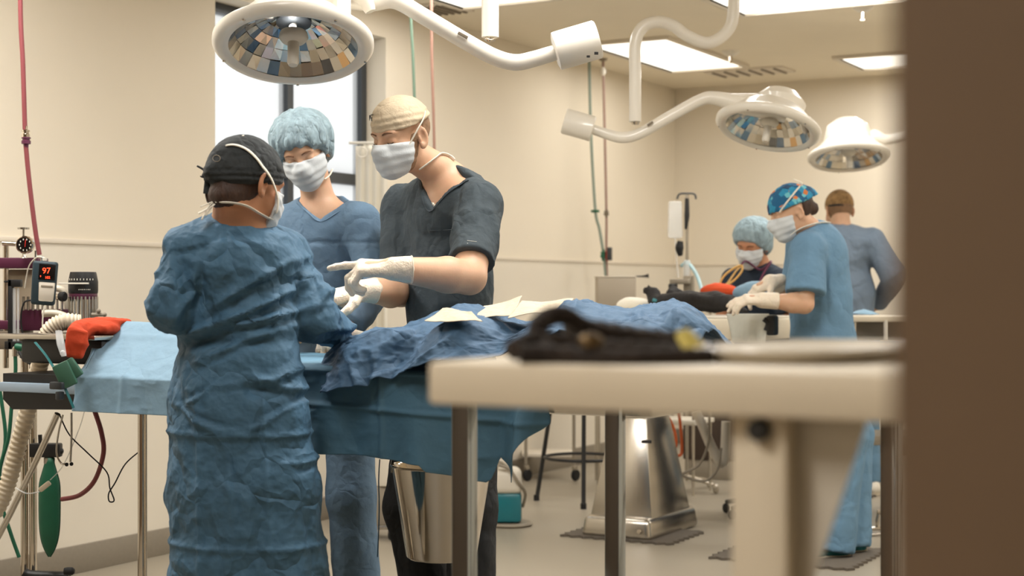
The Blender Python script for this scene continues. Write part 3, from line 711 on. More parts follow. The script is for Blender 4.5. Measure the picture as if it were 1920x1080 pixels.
# white curtain beside the window
def curt(U, V):
    P0 = J(667, 275, 8.35); P1 = J(726, 275, 8.25); x = P0[None]*(1-U[:, None])+P1[None]*U[:, None]
    z = CAMZ+(HOR-272)/FPX*8.3-V*1.12; w = .018*np.sin(U*26+.6*np.sin(V*5))+.006*noise3(np.stack([U*6, V*3, U*0], 1), 5)
    return np.stack([x[:, 0], x[:, 1]+w*(.4+.6*V), z], 1)
ct = sheet('hanging_curtain', M_strap, curt, 60, 40, thick=.003); tag(ct, 'white pleated curtain hanging right of the window behind the operating team', 'curtain')
rl = MB().tube([J(655, 268, 8.3), J(740, 268, 8.22)], .008, 10).tube([J(680, 268, 8.28)+[0, .0, .0], J(680, 268, 8.28)+np.array([0, .32, 0])], .006, 8).tube([J(679+9*math.cos(a), 286+9*math.sin(a), 8.22) for a in np.linspace(0, 2*PI, 14)[:-1]], .004, 8, closed=True, n=2).build('curtain_rail', M_white); tag(rl, 'short white rail with a ring carrying the white curtain', 'rail')

# ------------------------------------------------------------------ operating table (runs across the room)
TZ = .93
ot = thing('operating_table', 'steel operating table under blue drapes, its bare head end showing at the left', 'table', L2W(-2.7, 3.7, 0))
MB().lbox(-3.66, -1.52, 3.44, 3.96, TZ-.035, TZ+.01, .012).build('table_top', M_steel, ot)
MB().lbox(-3.70, -3.2, 3.415, 3.437, TZ-.035, TZ-.006, .003).build('side_rail', M_ltstrip, ot)
MB().lbox(-3.78, -3.35, 3.46, 3.92, 1.055, 1.07, .004).build('head_plate', M_steel, ot)
MB().lbox(-3.70, -3.36, 3.50, 3.86, .98, 1.055, .01).build('head_support', M_black, ot)
pm = MB().prism([L2W(-3.70, 3.43, TZ+.02), L2W(-3.36, 3.43, TZ+.02), L2W(-3.36, 3.43, .85), L2W(-3.66, 3.43, .84), L2W(-3.70, 3.43, .87)], UY*.38).build('end_box', M_black, ot, sharp=30)
lp = J(267, 780, 4.86)
MB().tube([np.array([lp[0], lp[1], .0]), np.array([lp[0], lp[1], TZ-.05])], .0145, 20).build('leg', M_polish, ot)
for a_, b_ in ((-3.1, 3.90), (-1.95, 3.50), (-1.95, 3.90)):
    if a_ == -1.95: continue
    MB().tube([L2W(a_, b_, 0), L2W(a_, b_, TZ-.05)], .0145, 20).build('leg', M_polish, ot)
MB().lbox(-3.02, -2.76, 3.6, 3.84, 0, .06, .02).lbox(-2.96, -2.82, 3.64, 3.8, .06, TZ-.05, .02).build('pedestal', M_steel, ot)
# clip and strap on the table end
gc = thing('green_clip', 'green plastic clip with a clear lever on the black table end', 'clip', J(128, 700, 4.6))
MB().box(J(122, 703, 4.56), (.05, .02, .075), np.array(Matrix.Rotation(math.radians(-25), 3, 'Y')), .006).build('body', M_tealplastic if False else mat('dull_green_plastic', srgb(64, 108, 88), .5), gc)
MB().box(J(138, 690, 4.57), (.03, .02, .06), np.array(Matrix.Rotation(math.radians(-35), 3, 'Y')), .005).build('jaw', mat('dull_green_plastic', srgb(64, 108, 88), .5), gc)
MB().ball(J(118, 662, 4.55), .009).tube([J(110, 620, 4.58), J(114, 645, 4.56), J(120, 668, 4.55)], [.010, .012, .008], 8, flat=.3).build('lever', M_clear, gc)
ts_ = MB().tube([J(66, 642, 4.62), J(90, 672, 4.6), J(118, 720, 4.57), J(138, 765, 4.57)], .006, 8, flat=.4).build('teal_cord', M_teal); tag(ts_, 'teal cord stretched diagonally over the black end of the operating table', 'cord')
sc_ = MB().box(J(108, 723, 4.56), (.05, .02, .022), bev=.004).box(J(112, 742, 4.56), (.018, .02, .024), bev=.003).build('rail_clamp', M_frame); tag(sc_, 'small dark clamp on the pale side rail of the table', 'clamp')

# drapes ------------------------------------------------------------
M_ = lambda *k: np.stack(k, 1)
def lw(a, b, z): return a[:, None]*VX+b[:, None]*UY+z[:, None]*ZZ
def left_drape(U, V):
    a = -3.372+(.42)*U-.17*(1-U)*np.clip(1-V/.62, 0, 1)**1.3; near, far = 3.405, 3.99
    s = V   # 0 far edge, top, 1 hanging hem
    z_top = 1.115-.02*U
    zs = np.where(s < .25, z_top-.04*(1-s/.25), np.where(s < .62, z_top-(s-.25)/.37*(z_top-.948), .948-(s-.62)/.38*.10))
    b = np.where(s < .25, far+(3.60-far)*s/.25, np.where(s < .62, 3.60+(near-3.60)*(s-.25)/.37, near-.012*(s-.62)/.38))
    P = lw(a, b, zs); Q = P.copy()
    n = .006*crumple(P, (6, 6, 6), 121)+.004*np.exp(-((a+3.18)/.01)**2)+.004*np.exp(-((s-.35)/.02)**2)
    P[:, 2] += n*(s < .62); P += (-UY)[None]*(n*1.6*(s >= .6))[:, None]
    a2 = .03*np.sin(s*5)*(U < .05); return P+VX[None]*(.012*noise3(M_(s*6, U*0, U*0), 3)*(U < .03))[:, None]
ld_ = sheet('surgical_drape', M_ltblue, left_drape, 70, 110, thick=.002); tag(ld_, 'light blue drape with pressed folds over the head end of the operating table', 'drape')
def A_at(px, b):
    k = (px-960)/FPX; c_, s_ = math.cos(TH), math.sin(TH); return b*(k*c_-s_)/(c_+k*s_)
HX = [600, 680, 760, 796, 806, 850, 905, 914, 932, 950, 972, 978, 1000, 1021]
HY = [850, 855, 868, 871, 884, 895, 906, 900, 858, 878, 903, 852, 818, 796]
def main_drape(U, V):
    a = -2.97+(A_at(1021, 3.40)+2.97)*U; near, far = 3.40, 4.0
    Xw = a*VX[0]+near*UY[0]; Yw = a*VX[1]+near*UY[1]; pxx = 960+FPX*Xw/Yw
    hem = CAMZ-(np.interp(pxx, HX, HY)-HOR)/FPX*Yw
    top = 1.0-.02*U
    s = V; z = np.where(s < .4, top+.01, top-(s-.4)/.6*(top-hem)); b = np.where(s < .4, far+(near-far)*s/.4, near)
    h = np.clip((s-.4)/.6, 0, 1)
    P = lw(a, b, z)
    n = h*(.020*np.sin(a*19+1.5*np.sin(z*6))+.010*np.sin(a*41+2))+.016*crumple(P, (4, 4, 4), 131)+.005*crumple(P, (12, 12, 12), 132)
    n += .008*np.exp(-((z-(.905-.05*(U-.3)))/.007)**2)+.005*np.exp(-((z-(.99))/.006)**2)+.007*np.exp(-((a+2.28)/.008)**2)
    k = np.clip((pxx-915)/100, 0, 1); n += .045*h*k*np.sin((pxx-925)/100*PI*2.2+z*5)
    P += (-UY)[None]*(n*(s > .38))[:, None]+ZZ[None]*(n*.5*(s <= .38))[:, None]
    return P
md_ = sheet('surgical_drape', M_drape, main_drape, 300, 130, thick=.002); tag(md_, 'teal blue drape hanging down the near side of the operating table behind the table legs', 'drape')
def crumpled(U, V):
    a = -2.46+1.0*U
    ridge_ = np.interp(U, [0, .06, .16, .35, .5, .62, .75, .92, 1.0], [1.06, 1.11, 1.13, 1.135, 1.135, 1.165, 1.167, 1.145, 1.08])
    Xw = a*VX[0]+3.36*UY[0]; Yw = a*VX[1]+3.36*UY[1]; pxx = 960+FPX*Xw/Yw
    hy = np.interp(pxx, [620, 645, 690, 705, 735, 800, 850, 930, 960, 1100, 1340], [742, 738, 734, 716, 712, 690, 676, 654, 640, 628, 632])+4*noise3(M_(a*22, a*0, a*0+3), 6)+9*noise3(M_(a*9, a*0, a*0), 4)
    low = CAMZ-(hy-HOR)/FPX*Yw
    far, top_b, edge, near = 4.02, 3.72, 3.46, 3.36; s = V
    b = np.interp(s, [0, .3, .66, 1.], [far, top_b, edge, near])
    e = ridge_-.035
    z = np.where(s < .3, 1.03+(ridge_-1.03)*np.sin(s/.3*PI/2), np.where(s < .66, ridge_-.035*((s-.3)/.36)**2, e-(e-low)*((s-.66)/.34)))
    P = lw(a, b, z)
    w = noise3(P*2.2, 8)
    n = .030*crumple(P, (5, 5, 5), 151, .7)+.010*crumple(P, (13, 13, 13), 152, .8)+.003*crumple(P, (34, 34, 34), 153)
    n += .016*np.sin(a*17+b*9+3.5*w)+.008*np.sin(a*-31+b*22+5*w)
    hang = np.clip((s-.6)*5, 0, 1)
    P += ZZ[None]*(n*(1-.6*hang))[:, None]-UY[None]*(n*1.6*hang)[:, None]
    k = np.clip(.12-U, 0, 1)/.12; P += VX[None]*(.05*k*noise3(M_(s*7, s*0, s*0), 5))[:, None]
    return P
cr_ = sheet('surgical_drape', M_crumple, crumpled, 260, 170, thick=.0025); tag(cr_, 'dark blue crumpled drape heaped along the top of the operating table', 'drape')
# the white towels on the drape
def towel(label, corners, seed, amp=.012, nu=40):
    c = [np.asarray(k) for k in corners]
    def fn(U, V):
        P = (c[0][None]*((1-U)*(1-V))[:, None]+c[1][None]*(U*(1-V))[:, None]+c[2][None]*(U*V)[:, None]+c[3][None]*((1-U)*V)[:, None])
        P[:, 2] += amp*crumple(P, (9, 9, 9), seed, .4)+amp*.6*np.sin(U*7+V*3+seed); return P
    o = sheet('paper_towel', M_paper, fn, nu, nu, thick=.0015); tag(o, label, 'towel')
towel('cream paper towel with a raised flap, lying left on the crumpled drape', [J(796, 602, 4.02), J(905, 602, 3.92), J(884, 584, 4.04), J(830, 577, 4.14)], 3, .004)
towel('large cream paper towel rising to a point behind the near leash', [J(868, 602, 4.14), J(962, 590, 4.04), J(979, 556, 4.20), J(890, 580, 4.30)], 4, .004)
towel('cream paper towel with a square corner at the right of the three', [J(952, 594, 4.0), J(1058, 584, 3.94), J(1076, 562, 4.06), J(978, 566, 4.16)], 5, .005)
# strap of the drape and the kick bucket
st = MB().tube([J(712, 862, 4.12), J(710, 900, 4.1), J(711, 960, 4.1), J(708, 1044, 4.1)], .0055, 8, flat=.3).build('drape_tie', M_teal if False else mat('dark_teal_tie', srgb(24, 64, 88), .8)); tag(st, 'dark teal tie hanging straight down below the drape left of the bucket', 'strap')
bk = thing('bucket', 'polished steel bucket hanging under the draped table behind the steel leg', 'bucket', J(828, 1046, 4.25))
bc = J(828, 1046, 4.25); bh = (1046-872)/FPX*4.25
MB().lathe([(0, 0), (.088, 0), (.096, .006), (.136, bh-.004), (.141, bh), (.136, bh+.003), (.131, bh-.004), (.092, .012), (0, .010)], bc, (0, 0, 1), 64, caps=False).build('pail', M_polish, bk, sharp=50)
MB().tube([bc+[-.136, 0, bh-.02], bc+[-.12, -.02, bh+.03], bc+[0, -.03, bh+.05], bc+[.12, -.02, bh+.03], bc+[.136, 0, bh-.02]], .0028, 8).build('handle', M_steel, bk)
MB().tube([bc+[0, -.03, bh+.05], bc+[0, 0, TZ-.05-bc[2]]], .003, 8).build('hook', M_steel, bk)

# ------------------------------------------------------------------ steel stand with the two sharp legs
L1 = W2L(J(871, 800, 3.1)); L2 = W2L(J(1176, 800, 3.7))
st = thing('steel_side_table', 'square-legged steel side table hidden behind the near tabletop, two legs in view', 'table', L2W(L1[0], (L1[1]+L2[1])/2, 0))
aa, ab, ba, bb = L1[0], L1[0]+.665, L1[1], L2[1]
MB().lbox(aa-.02, ab+.02, ba-.02, bb+.02, .99, 1.02, .004).build('table_top', M_steel, st)
for a_, b_ in ((aa, ba), (aa, bb), (ab, ba), (ab, bb)):
    lg = MB().lbox(a_-.0195, a_+.0195, b_-.0195, b_+.0195, .0, .99, .003).build('leg', mat('cool_polished_steel', srgb(150, 156, 160), .12, 1.0, noise=.03, nscale=6), st)

# ------------------------------------------------------------------ near table with leash and tray
F0 = W2L(J(801, 690, 1.5)); fa, fb = F0[0], F0[1]; NT = 1.133
nt_ = thing('steel_work_table', 'blurred pale metal table in the foreground carrying the black leash', 'table', L2W(fa+.5, fb+.3, 0))
MB().lbox(fa, fa+1.25, fb, fb+.58, 1.092, NT, .005).build('table_top', M_dullsteel, nt_)
na = (A_at(1372, fb+.04)+A_at(1490, fb+.04))/2; hw_ = .026
for a_, b_ in ((na, fb+.04), (fa+1.2, fb+.04), (A_at(1760, fb+.53), fb+.53), (fa+1.2, fb+.53)):
    MB().lbox(a_-hw_, a_+hw_, b_-.012, b_+.012, 0, 1.092, .004).build('leg', M_dullsteel, nt_)
MB().lathe([(.010, 0), (.010, .01), (.008, .014), (0, .015)], L2W(A_at(1427, fb+.027), fb+.027, CAMZ-(812-HOR)/FPX*1.33), -UY, 16).build('bolt', M_black, nt_)
g0 = L2W(A_at(1488, fb+.06), fb+.06, 1.092); g1 = L2W(A_at(1628, fb+.06), fb+.06, 1.092)
MB().prism([g0, g1, g0-ZZ*.17+VX*.010, g0-ZZ*.17], UY*.004).build('gusset_plate', mat('pale_bracket', srgb(206, 200, 188), .6, .1), nt_)
tr_ = thing('oval_tray', 'shallow pale oval tray on the foreground table right of the leash', 'tray', L2W(fa+.4, fb+.26, NT))
ta0, ta1 = A_at(1350, fb+.26), A_at(1692, fb+.26); tc0 = L2W((ta0+ta1)/2, fb+.26, NT); thl = (ta1-ta0)/2
def oval(r, z):
    out = []
    for k in range(48):
        an = 2*PI*k/48; ca, sa = math.cos(an), math.sin(an)
        out.append(tc0+VX*(thl+r)*np.sign(ca)*abs(ca)**.8+UY*(.16+r)*np.sign(sa)*abs(sa)**.8+ZZ*z)
    return out
rings = [oval(-.03, .0), oval(-.008, .001), oval(.0, .009), oval(.005, .011), oval(.002, .013), oval(-.006, .010), oval(-.02, .005), oval(-.04, .004)]
mbt = MB(); V = np.concatenate(rings); n_ = 48
F = [tuple(range(n_))[::-1]]+[(i*n_+k, i*n_+(k+1) % n_, (i+1)*n_+(k+1) % n_, (i+1)*n_+k) for i in range(7) for k in range(n_)]+[tuple(7*n_+k for k in range(n_))]
mbt.add(V, F).build('dish', M_whiteplastic, tr_, sharp=60)
MB().tube([p+ZZ*.0005 for p in oval(.002, .012)][::3], .0022, 8, closed=True, n=3).build('rolled_rim', M_white, tr_)
# leash: doubled and looped braided rope
le = thing('dog_leash', 'coiled thick black leash on the foreground table, loop standing at its left', 'leash', J(1150, 680, 1.52))
def lj(x, y, Y=1.55): return J(x, y, Y)
wig = lambda i: 1+.10*np.sin(i*1.9)
coil = [(960, 658, 1.50), (1000, 640, 1.52), (1060, 645, 1.54), (1140, 655, 1.55), (1240, 660, 1.56), (1320, 668, 1.56), (1335, 662, 1.60), (1250, 642, 1.62), (1150, 628, 1.60), (1092, 612, 1.58), (1060, 592, 1.57), (1030, 594, 1.56), (1010, 612, 1.54), (1010, 640, 1.53), (1030, 664, 1.50)]
MB().tube([J(*p) for p in coil], .0098, 12, n=10, wig=wig).build('rope', M_rope, le, sharp=None)
MB().tube([J(975, 664, 1.46), J(1060, 668, 1.46), J(1160, 674, 1.44), J(1260, 672, 1.45), J(1330, 672, 1.47)], .0095, 12, n=10, wig=wig).build('rope', M_rope, le, sharp=None)
MB().tube([J(1060, 618, 1.62), J(1120, 618, 1.63), J(1200, 632, 1.65), J(1280, 640, 1.65), J(1310, 655, 1.64)], .010, 12, n=10, wig=wig).build('rope', M_rope, le, sharp=None)
MB().ball(J(1108, 640, 1.45), (.012, .006, .008)).build('metal_clip', mat('dull_brass', srgb(110, 92, 66), .4, .8), le)
MB().tube([J(1282, 626, 1.53), J(1296, 644, 1.52), J(1306, 660, 1.51)], [.010, .012, .010], 10, flat=.7).build('yellow_whipping', M_yellow, le)

# ------------------------------------------------------------------ anaesthesia machine at the left
Ym = 5.45
am = thing('anaesthesia_machine', 'purple and steel anaesthesia machine with gauge and vaporiser at the left edge', 'machine', (J(60, 600, Ym)[0], Ym, 0))
def mbx(x0, x1, y0, y1, Y, d=.05, bev=.004): 
    p, q = J(x0, y0, Y), J(x1, y1, Y); return ((p+q)/2+np.array([0, d/2, 0]), (abs(q[0]-p[0]), d, abs(p[2]-q[2])))
def mb(*a, **k):
    m = MB()
    for b in a: c, s_ = mbx(*b[:5], *(b[5:] if len(b) > 5 else ())); m.box(c, s_, np.eye(3), .004)
    return m
for pp_ in ((-60, 72, 483, 503, Ym, .12), (-60, 60, 601, 618, Ym, .12), (38, 128, 580, 620, Ym-.02, .14)): mb(pp_).build('purple_panel', M_purple, am)
mb((-60, 40, 620, 655, Ym, .14), (36, 74, 655, 672, Ym, .14)).build('lower_block', M_vent, am)
MB().tube([J(11, 455, Ym+.02), J(11, 690, Ym+.02)], .0105, 14).tube([J(5, 456, Ym), J(36, 458, Ym)], .008, 12).tube([J(66, 470, Ym), J(66, 560, Ym)], .004, 8).tube([J(78, 480, Ym), J(78, 560, Ym)], .004, 8).build('frame_rod', M_polish, am)
mb((16, 60, 505, 600, Ym+.05, .02)).build('back_plate', mat('tinted_panel', srgb(188, 172, 148), .35), am)
fl = MB()
for k in range(9): fl.tube([J(44+k*9, 556, Ym-.03), J(44+k*9, 582, Ym-.03)], .0052, 8)
fl.build('fluted_knob_row', M_steel, am)
ga = MB().lathe([(0, .012), (.028, .012), (.031, .008), (.031, -.01), (.02, -.014), (0, -.014)], J(47, 459, Ym-.04), (0, -1, 0), 32).build('pressure_gauge', M_polish, am)
MB().lathe([(0, .0135), (.0255, .0135), (.0255, .011)], J(47, 459, Ym-.04), (0, -1, 0), 32).build('dial', M_face, ga)
tk = MB()
for k in range(10):
    an = 2*PI*k/10; c = J(47, 459, Ym-.0545)+np.array([math.cos(an), 0, math.sin(an)])*.0195; tk.box(c, (.0028, .001, .0055), np.eye(3))
tk.build('dial_marks', M_strap, ga)
MB().box(J(47.5, 456, Ym-.0555), (.0022, .001, .026), np.array(Matrix.Rotation(.1, 3, 'Y'))).build('needle', M_red if False else mat('red_needle', srgb(196, 40, 34), .5), ga)
MB().lathe([(.004, 0), (.004, .025), (.02, .026), (.02, .032), (0, .033)], J(44, 444, Ym-.04), (0, 0, 1), 16).build('tee_knob', M_steel, ga)
MB().lathe([(.012, 0), (.007, .01), (.007, .03)], J(45, 484, Ym-.04), (0, 0, 1), 14).build('gauge_stem', M_steel, ga)
fm = MB().box(*mbx(14, 22, 524, 655, Ym-.08, .03), np.eye(3), .003).box(*mbx(14, 38, 524, 538, Ym-.08, .03), np.eye(3), .003).box(*mbx(8, 45, 640, 655, Ym-.08, .03), np.eye(3), .003).box(*mbx(7, 16, 526, 530, Ym-.08, .01), np.eye(3), .002).build('flowmeter', M_black, am)
MB().tube([J(27, 540, Ym-.07), J(27, 640, Ym-.07)], .006, 10).tube([J(34, 540, Ym-.07), J(34, 640, Ym-.07)], .004, 10).build('flow_tube', M_clear, fm)
MB().lathe([(.010, 0), (.013, .004), (.013, .03), (.009, .034)], J(28, 650, Ym-.1), (1, 0, -.15), 16).build('green_knob', M_green, fm)
# vaporiser
vc = J(156, 602, Ym); vp = MB().lathe([(.047, 0), (.047, .09), (.044, .105), (.044, .112)], vc, (0, 0, 1), 40).build('vaporiser', M_steel, am)
fl = MB()
for k in range(22):
    an = 2*PI*k/22; p = vc+np.array([math.cos(an), math.sin(an), 0])*.047; fl.tube([p+ZZ*.002, p+ZZ*.086], .0045, 6)
fl.build('fluting', M_steel, vp)
zz_ = lambda y: (602-y)/FPX*Ym
MB().lathe([(.048, zz_(561)), (.049, zz_(560)), (.049, zz_(551)), (.048, zz_(550))], vc, (0, 0, 1), 40).build('purple_band', M_purple, vp)
MB().lathe([(.050, zz_(550)), (.051, zz_(545)), (.051, zz_(528)), (.046, zz_(514)), (.044, zz_(510)), (0, zz_(510))], vc, (0, 0, 1), 48).build('dial', M_black, vp, sharp=40)
tk = MB()
for k in range(9):
    an = -PI/2+(-.8+k*.22); p = vc+np.array([math.cos(an)*.0512, math.sin(an)*.0512, zz_(524)]); tk.box(p, (.002, .002, .006), np.eye(3))
for k in range(7):
    an = -PI/2+(.0+k*.12); p = vc+np.array([math.cos(an)*.0515, math.sin(an)*.0515, zz_(543)]); tk.box(p, (.003, .002, .003), np.eye(3))
tk.build('dial_marks', M_strap, vp)
MB().box(*mbx(110, 166, 530, 533, Ym-.06, .008), np.eye(3), .001).build('dial_lever', M_white, vp)
MB().tube([J(172, 590, Ym-.04), J(196, 590, Ym-.04)], .007, 10).ball(J(185, 583, Ym-.045), .008).ball(J(196, 590, Ym-.04), .008).build('filler_port', M_gray, vp)
MB().lathe([(.015, 0), (.017, .004), (.017, .018), (.012, .022), (0, .022)], J(113, 556, Ym-.05), (.9, -.4, 0), 20).build('black_knob', M_rubber, am)
MB().lathe([(.010, 0), (.010, .02)], J(104, 556, Ym-.05), (1, -.3, 0), 16).build('knob_collar', M_polish, am)
MB().tube([J(100, 540, Ym), J(118, 545, Ym), J(126, 570, Ym), J(128, 600, Ym)], .012, 14).tube([J(80, 588, Ym-.06), J(105, 588, Ym-.06), J(125, 595, Ym-.06), J(140, 606, Ym-.06)], .013, 14).build('clear_hose', mat('milky_hose', srgb(214, 204, 184), .4), am)
MB().tube([J(46, 640, Ym+.06), np.array([*J(46, 640, Ym+.06)[:2], .07])], .0135, 18).tube([J(62, 640, Ym+.06), np.array([*J(62, 640, Ym+.06)[:2], .07])], .0135, 18).build('column', M_polish, am)
wh = J(56, 1085, Ym); wc = np.array([wh[0], Ym-.1, .07])
MB().lathe([(.026, -.012), (.066, -.012), (.070, -.006), (.070, .006), (.066, .012), (.026, .012), (.022, .02), (0, .022)], wc, (0, -1, 0), 40).build('wheel', M_whiteplastic, am)
MB().tube([J(45, 1075, Ym), J(62, 1080, Ym), J(130, 1082, Ym)], .02, 12).build('base_foot', M_black, am)
MB().lathe([(.012, -.01), (.014, .0), (.014, .018), (.008, .025)], J(126, 1071, Ym-.05), (1, 0, 0), 14).build('brake_pedal', M_rubber, am)
# bag mount and green bag
MB().box(*mbx(54, 112, 832, 858, Ym-.05, .04), np.eye(3), .006).ball(J(112, 846, Ym-.03), .014).tube([J(75, 815, Ym-.03), J(76, 834, Ym-.03)], .007, 10).build('bag_mount', M_black, am)
MB().lathe([(.018, 0), (.018, .02), (.012, .024)], J(92, 858, Ym-.03), (0, 0, -1), 18).build('bag_neck', M_gray, am)
rb = thing('breathing_bag', 'flat dark green breathing bag hanging from the anaesthesia machine', 'bag', J(93, 1044, Ym-.04))
bp_ = [(1044, .003), (1030, .018), (1010, .030), (980, .036), (930, .037), (905, .035), (885, .025), (868, .016), (858, .0145)]
MB().tube([J(93, y, Ym-.04) for y, r in bp_], [r for y, r in bp_], 24, n=1, flat=.55, axis=(1, 0, 0)).build('bag', M_green, rb, sharp=None)
rim = [J(93+s_*r*FPX/Ym, y, Ym-.04) for s_ in (1,) for y, r in bp_]+[J(93-r*FPX/Ym, y, Ym-.04) for y, r in bp_[::-1]]
MB().tube(rim, .0022, 6, n=3).build('seam', mat('dark_green_seam', srgb(14, 70, 52), .6), rb, sharp=None)
# oximeter
ox = thing('pulse_oximeter', 'handheld pulse oximeter with red digits hanging on the machine', 'monitor', J(83, 572, 5.22))
RO = np.array(Matrix.Rotation(math.radians(4), 3, 'Y'))
Yo = 5.22
MB().box(J(83, 531, Yo), (.078, .03, .147), RO, .009, taper=1.06, seg=3).build('rubber_case', mat('dark_teal_rubber', srgb(30, 52, 62), .6), ox)
MB().box(J(88, 510, Yo-.0155), (.056, .004, .054), RO, .002).build('screen', M_face, ox)
MB().box(J(87, 547, Yo-.0155), (.048, .004, .064), RO, .004, taper=1.15).build('faceplate', M_whiteplastic, ox)
MB().box(J(88, 537, Yo-.018), (.040, .002, .007), RO, .0005).build('button_row', M_gray, ox)
MB().tube([J(84, 489, Yo), J(84, 484, Yo)], .008, 10).build('top_nub', M_strap, ox)
def text(name, s_, pos, size, m, parent, extr=.0006, rot=(PI/2, 0, 0)):
    cu = bpy.data.curves.new(name, 'FONT'); cu.body = s_; cu.size = size; cu.extrude = extr; cu.align_x = 'CENTER'; cu.align_y = 'CENTER'
    to = bpy.data.objects.new('tmp', cu); C.objects.link(to); bpy.context.view_layer.update()
    me = bpy.data.meshes.new_from_object(to.evaluated_get(bpy.context.evaluated_depsgraph_get())); bpy.data.objects.remove(to)
    me.materials.clear(); me.materials.append(m)
    M = Matrix.Rotation(rot[2], 4, 'Z') @ Matrix.Rotation(rot[1], 4, 'Y') @ Matrix.Rotation(rot[0], 4, 'X')
    me.transform(M); off = np.array(pos)-np.array(parent.location if parent.parent is None else parent.parent.location)
    me.transform(Matrix.Translation(off.tolist())); me.name = name
    o = bpy.data.objects.new(name, me); C.objects.link(o); o.parent = parent; return o
text('digits', '97', J(87, 508, Yo-.0185), .028, M_red, ox)
text('digits', '102', J(89, 520.5, Yo-.0185), .012, M_red, ox)
text('digits', ',', J(76, 514, Yo-.0185), .024, M_red, ox)
wl_ = MB().tube([J(83, 574, 5.2), J(80, 600, 5.2), J(80, 628, 5.2)], .0025, 8).tube([J(84, 484, Yo), J(70, 482, 5.3), J(54, 500, 5.35), J(46, 540, 5.38)], .0022, 8).build('oximeter_lead', M_strap); tag(wl_, 'thin white lead running down from the pulse oximeter', 'cable')
bw_ = MB().tube([J(60, 563, 5.25), J(45, 568, 5.25), J(39, 600, 5.25), J(46, 640, 5.25), J(56, 680, 5.25)], .003, 8).tube([J(36, 660, 5.3), J(44, 672, 5.28), J(58, 682, 5.25)], .006, 8).build('black_cable', M_rubber); tag(bw_, 'black cable looping down left of the pulse oximeter', 'cable')
# cream corrugated hose
hose = [J(150, 606, 5.0), J(118, 604, 4.98), J(92, 622, 4.98), J(80, 660, 5.0), J(68, 710, 5.05), J(52, 770, 5.08), J(36, 830, 5.1), J(20, 890, 5.1), J(2, 940, 5.1), J(-30, 990, 5.1)]
sp_ = spline(hose, 26)
hh = MB().tube(sp_, .0265, 20, raw=True, wig=lambda i: 1+.09*np.sin(i*PI/2.2)).build('corrugated_hose', M_beigehose, sharp=None); tag(hh, 'cream corrugated hose curving down from the table head past the machine', 'hose')
gh = thing('green_hose', 'pair of dark green hoses hanging from the machine at the left edge', 'hose', J(20, 900, 5.35))
MB().tube([J(28, 655, 5.35), J(29, 700, 5.35), J(22, 760, 5.35), J(16, 820, 5.35), J(0, 880, 5.35), J(2, 940, 5.35), J(20, 1000, 5.35), J(36, 1045, 5.35)], .0065, 10).tube([J(-8, 690, 5.4), J(4, 760, 5.4), J(10, 830, 5.4), J(-6, 900, 5.4)], .0065, 10).build('hose', M_green, gh)
MB().lathe([(.011, 0), (.011, .03), (.007, .034)], J(29, 668, 5.35), (0, 0, 1), 14).build('connector', M_steel, gh)
dr_ = MB().tube([J(108, 776, 4.9), J(60, 880, 4.95), J(0, 1000, 5.0), J(-50, 1085, 5.05)], .010, 14, n=3).build('diagonal_strut', M_steel); tag(dr_, 'slanting steel strut below the head end of the operating table', 'strut')
mt = MB().tube([J(178, 772, 5.0), J(190, 810, 5.02), J(194, 850, 5.05), J(178, 900, 5.1), J(150, 928, 5.15), J(116, 936, 5.2)], .0078, 10).build('maroon_tube', M_maroon); tag(mt, 'maroon tube looping under the light blue drape to the green bag', 'tube')
bwi = MB().tube([J(112, 778, 4.85), J(130, 815, 4.85), J(165, 850, 4.85), J(200, 885, 4.85), J(206, 915, 4.85), J(214, 938, 4.85), J(205, 940, 4.85), J(204, 925, 4.85), J(216, 905, 4.85), J(235, 870, 4.9), J(262, 846, 4.95)], .0022, 8).build('looped_wire', M_rubber); tag(bwi, 'thin black wire with a small loop hanging below the light blue drape', 'wire')
ste = thing('stethoscope', 'small stethoscope hanging under the black table end', 'stethoscope', J(124, 870, 4.8))
MB().tube([J(118, 778, 4.78), J(110, 810, 4.78), J(106, 848, 4.78), J(114, 868, 4.78), J(124, 870, 4.78)], .003, 8).tube([J(134, 774, 4.78), J(134, 820, 4.78), J(132, 866, 4.78)], .0035, 8).build('ear_tubes', M_steel, ste)
MB().ball(J(125, 871, 4.78), .006).ball(J(134, 870, 4.78), .006).build('ear_tips', M_rubber, ste)
cl_ = thing('line_clip', 'cream plastic clip on a thin clear line in front of the green bag', 'clip', J(84, 912, 4.9))
MB().box(J(84, 912, 4.9), (.042, .014, .016), np.array(Matrix.Rotation(math.radians(-38), 3, 'Y')), .004).build('body', M_beigehose, cl_)
MB().tube([J(158, 772, 4.9), J(148, 805, 4.9), J(120, 870, 4.9), J(94, 900, 4.9)], .0018, 6).tube([J(74, 922, 4.9), J(50, 925, 4.9), J(30, 915, 4.95)], .0022, 6).build('line', M_clear, cl_)
# red-orange cloth over the patient's head end
rc_ = solid('orange_towel', [ell(J(178, 616, 4.74), (.075, .07, .028), None, .03), ell(J(148, 624, 4.66), (.028, .05, .035), None, .03), boxd(J(144, 644, 4.60), (.030, .012, .045), np.array(Matrix.Rotation(.2, 3, 'Y')), .008, .03), ell(J(214, 604, 4.80), (.05, .05, .012), None, .02)],
            M_orange, None, .005, disp=lambda P: .012*crumple(P, (11, 11, 11), 161)+.004*crumple(P, (30, 30, 30), 162)); tag(rc_, 'orange red towel between the cream hose and the light blue drape', 'towel')
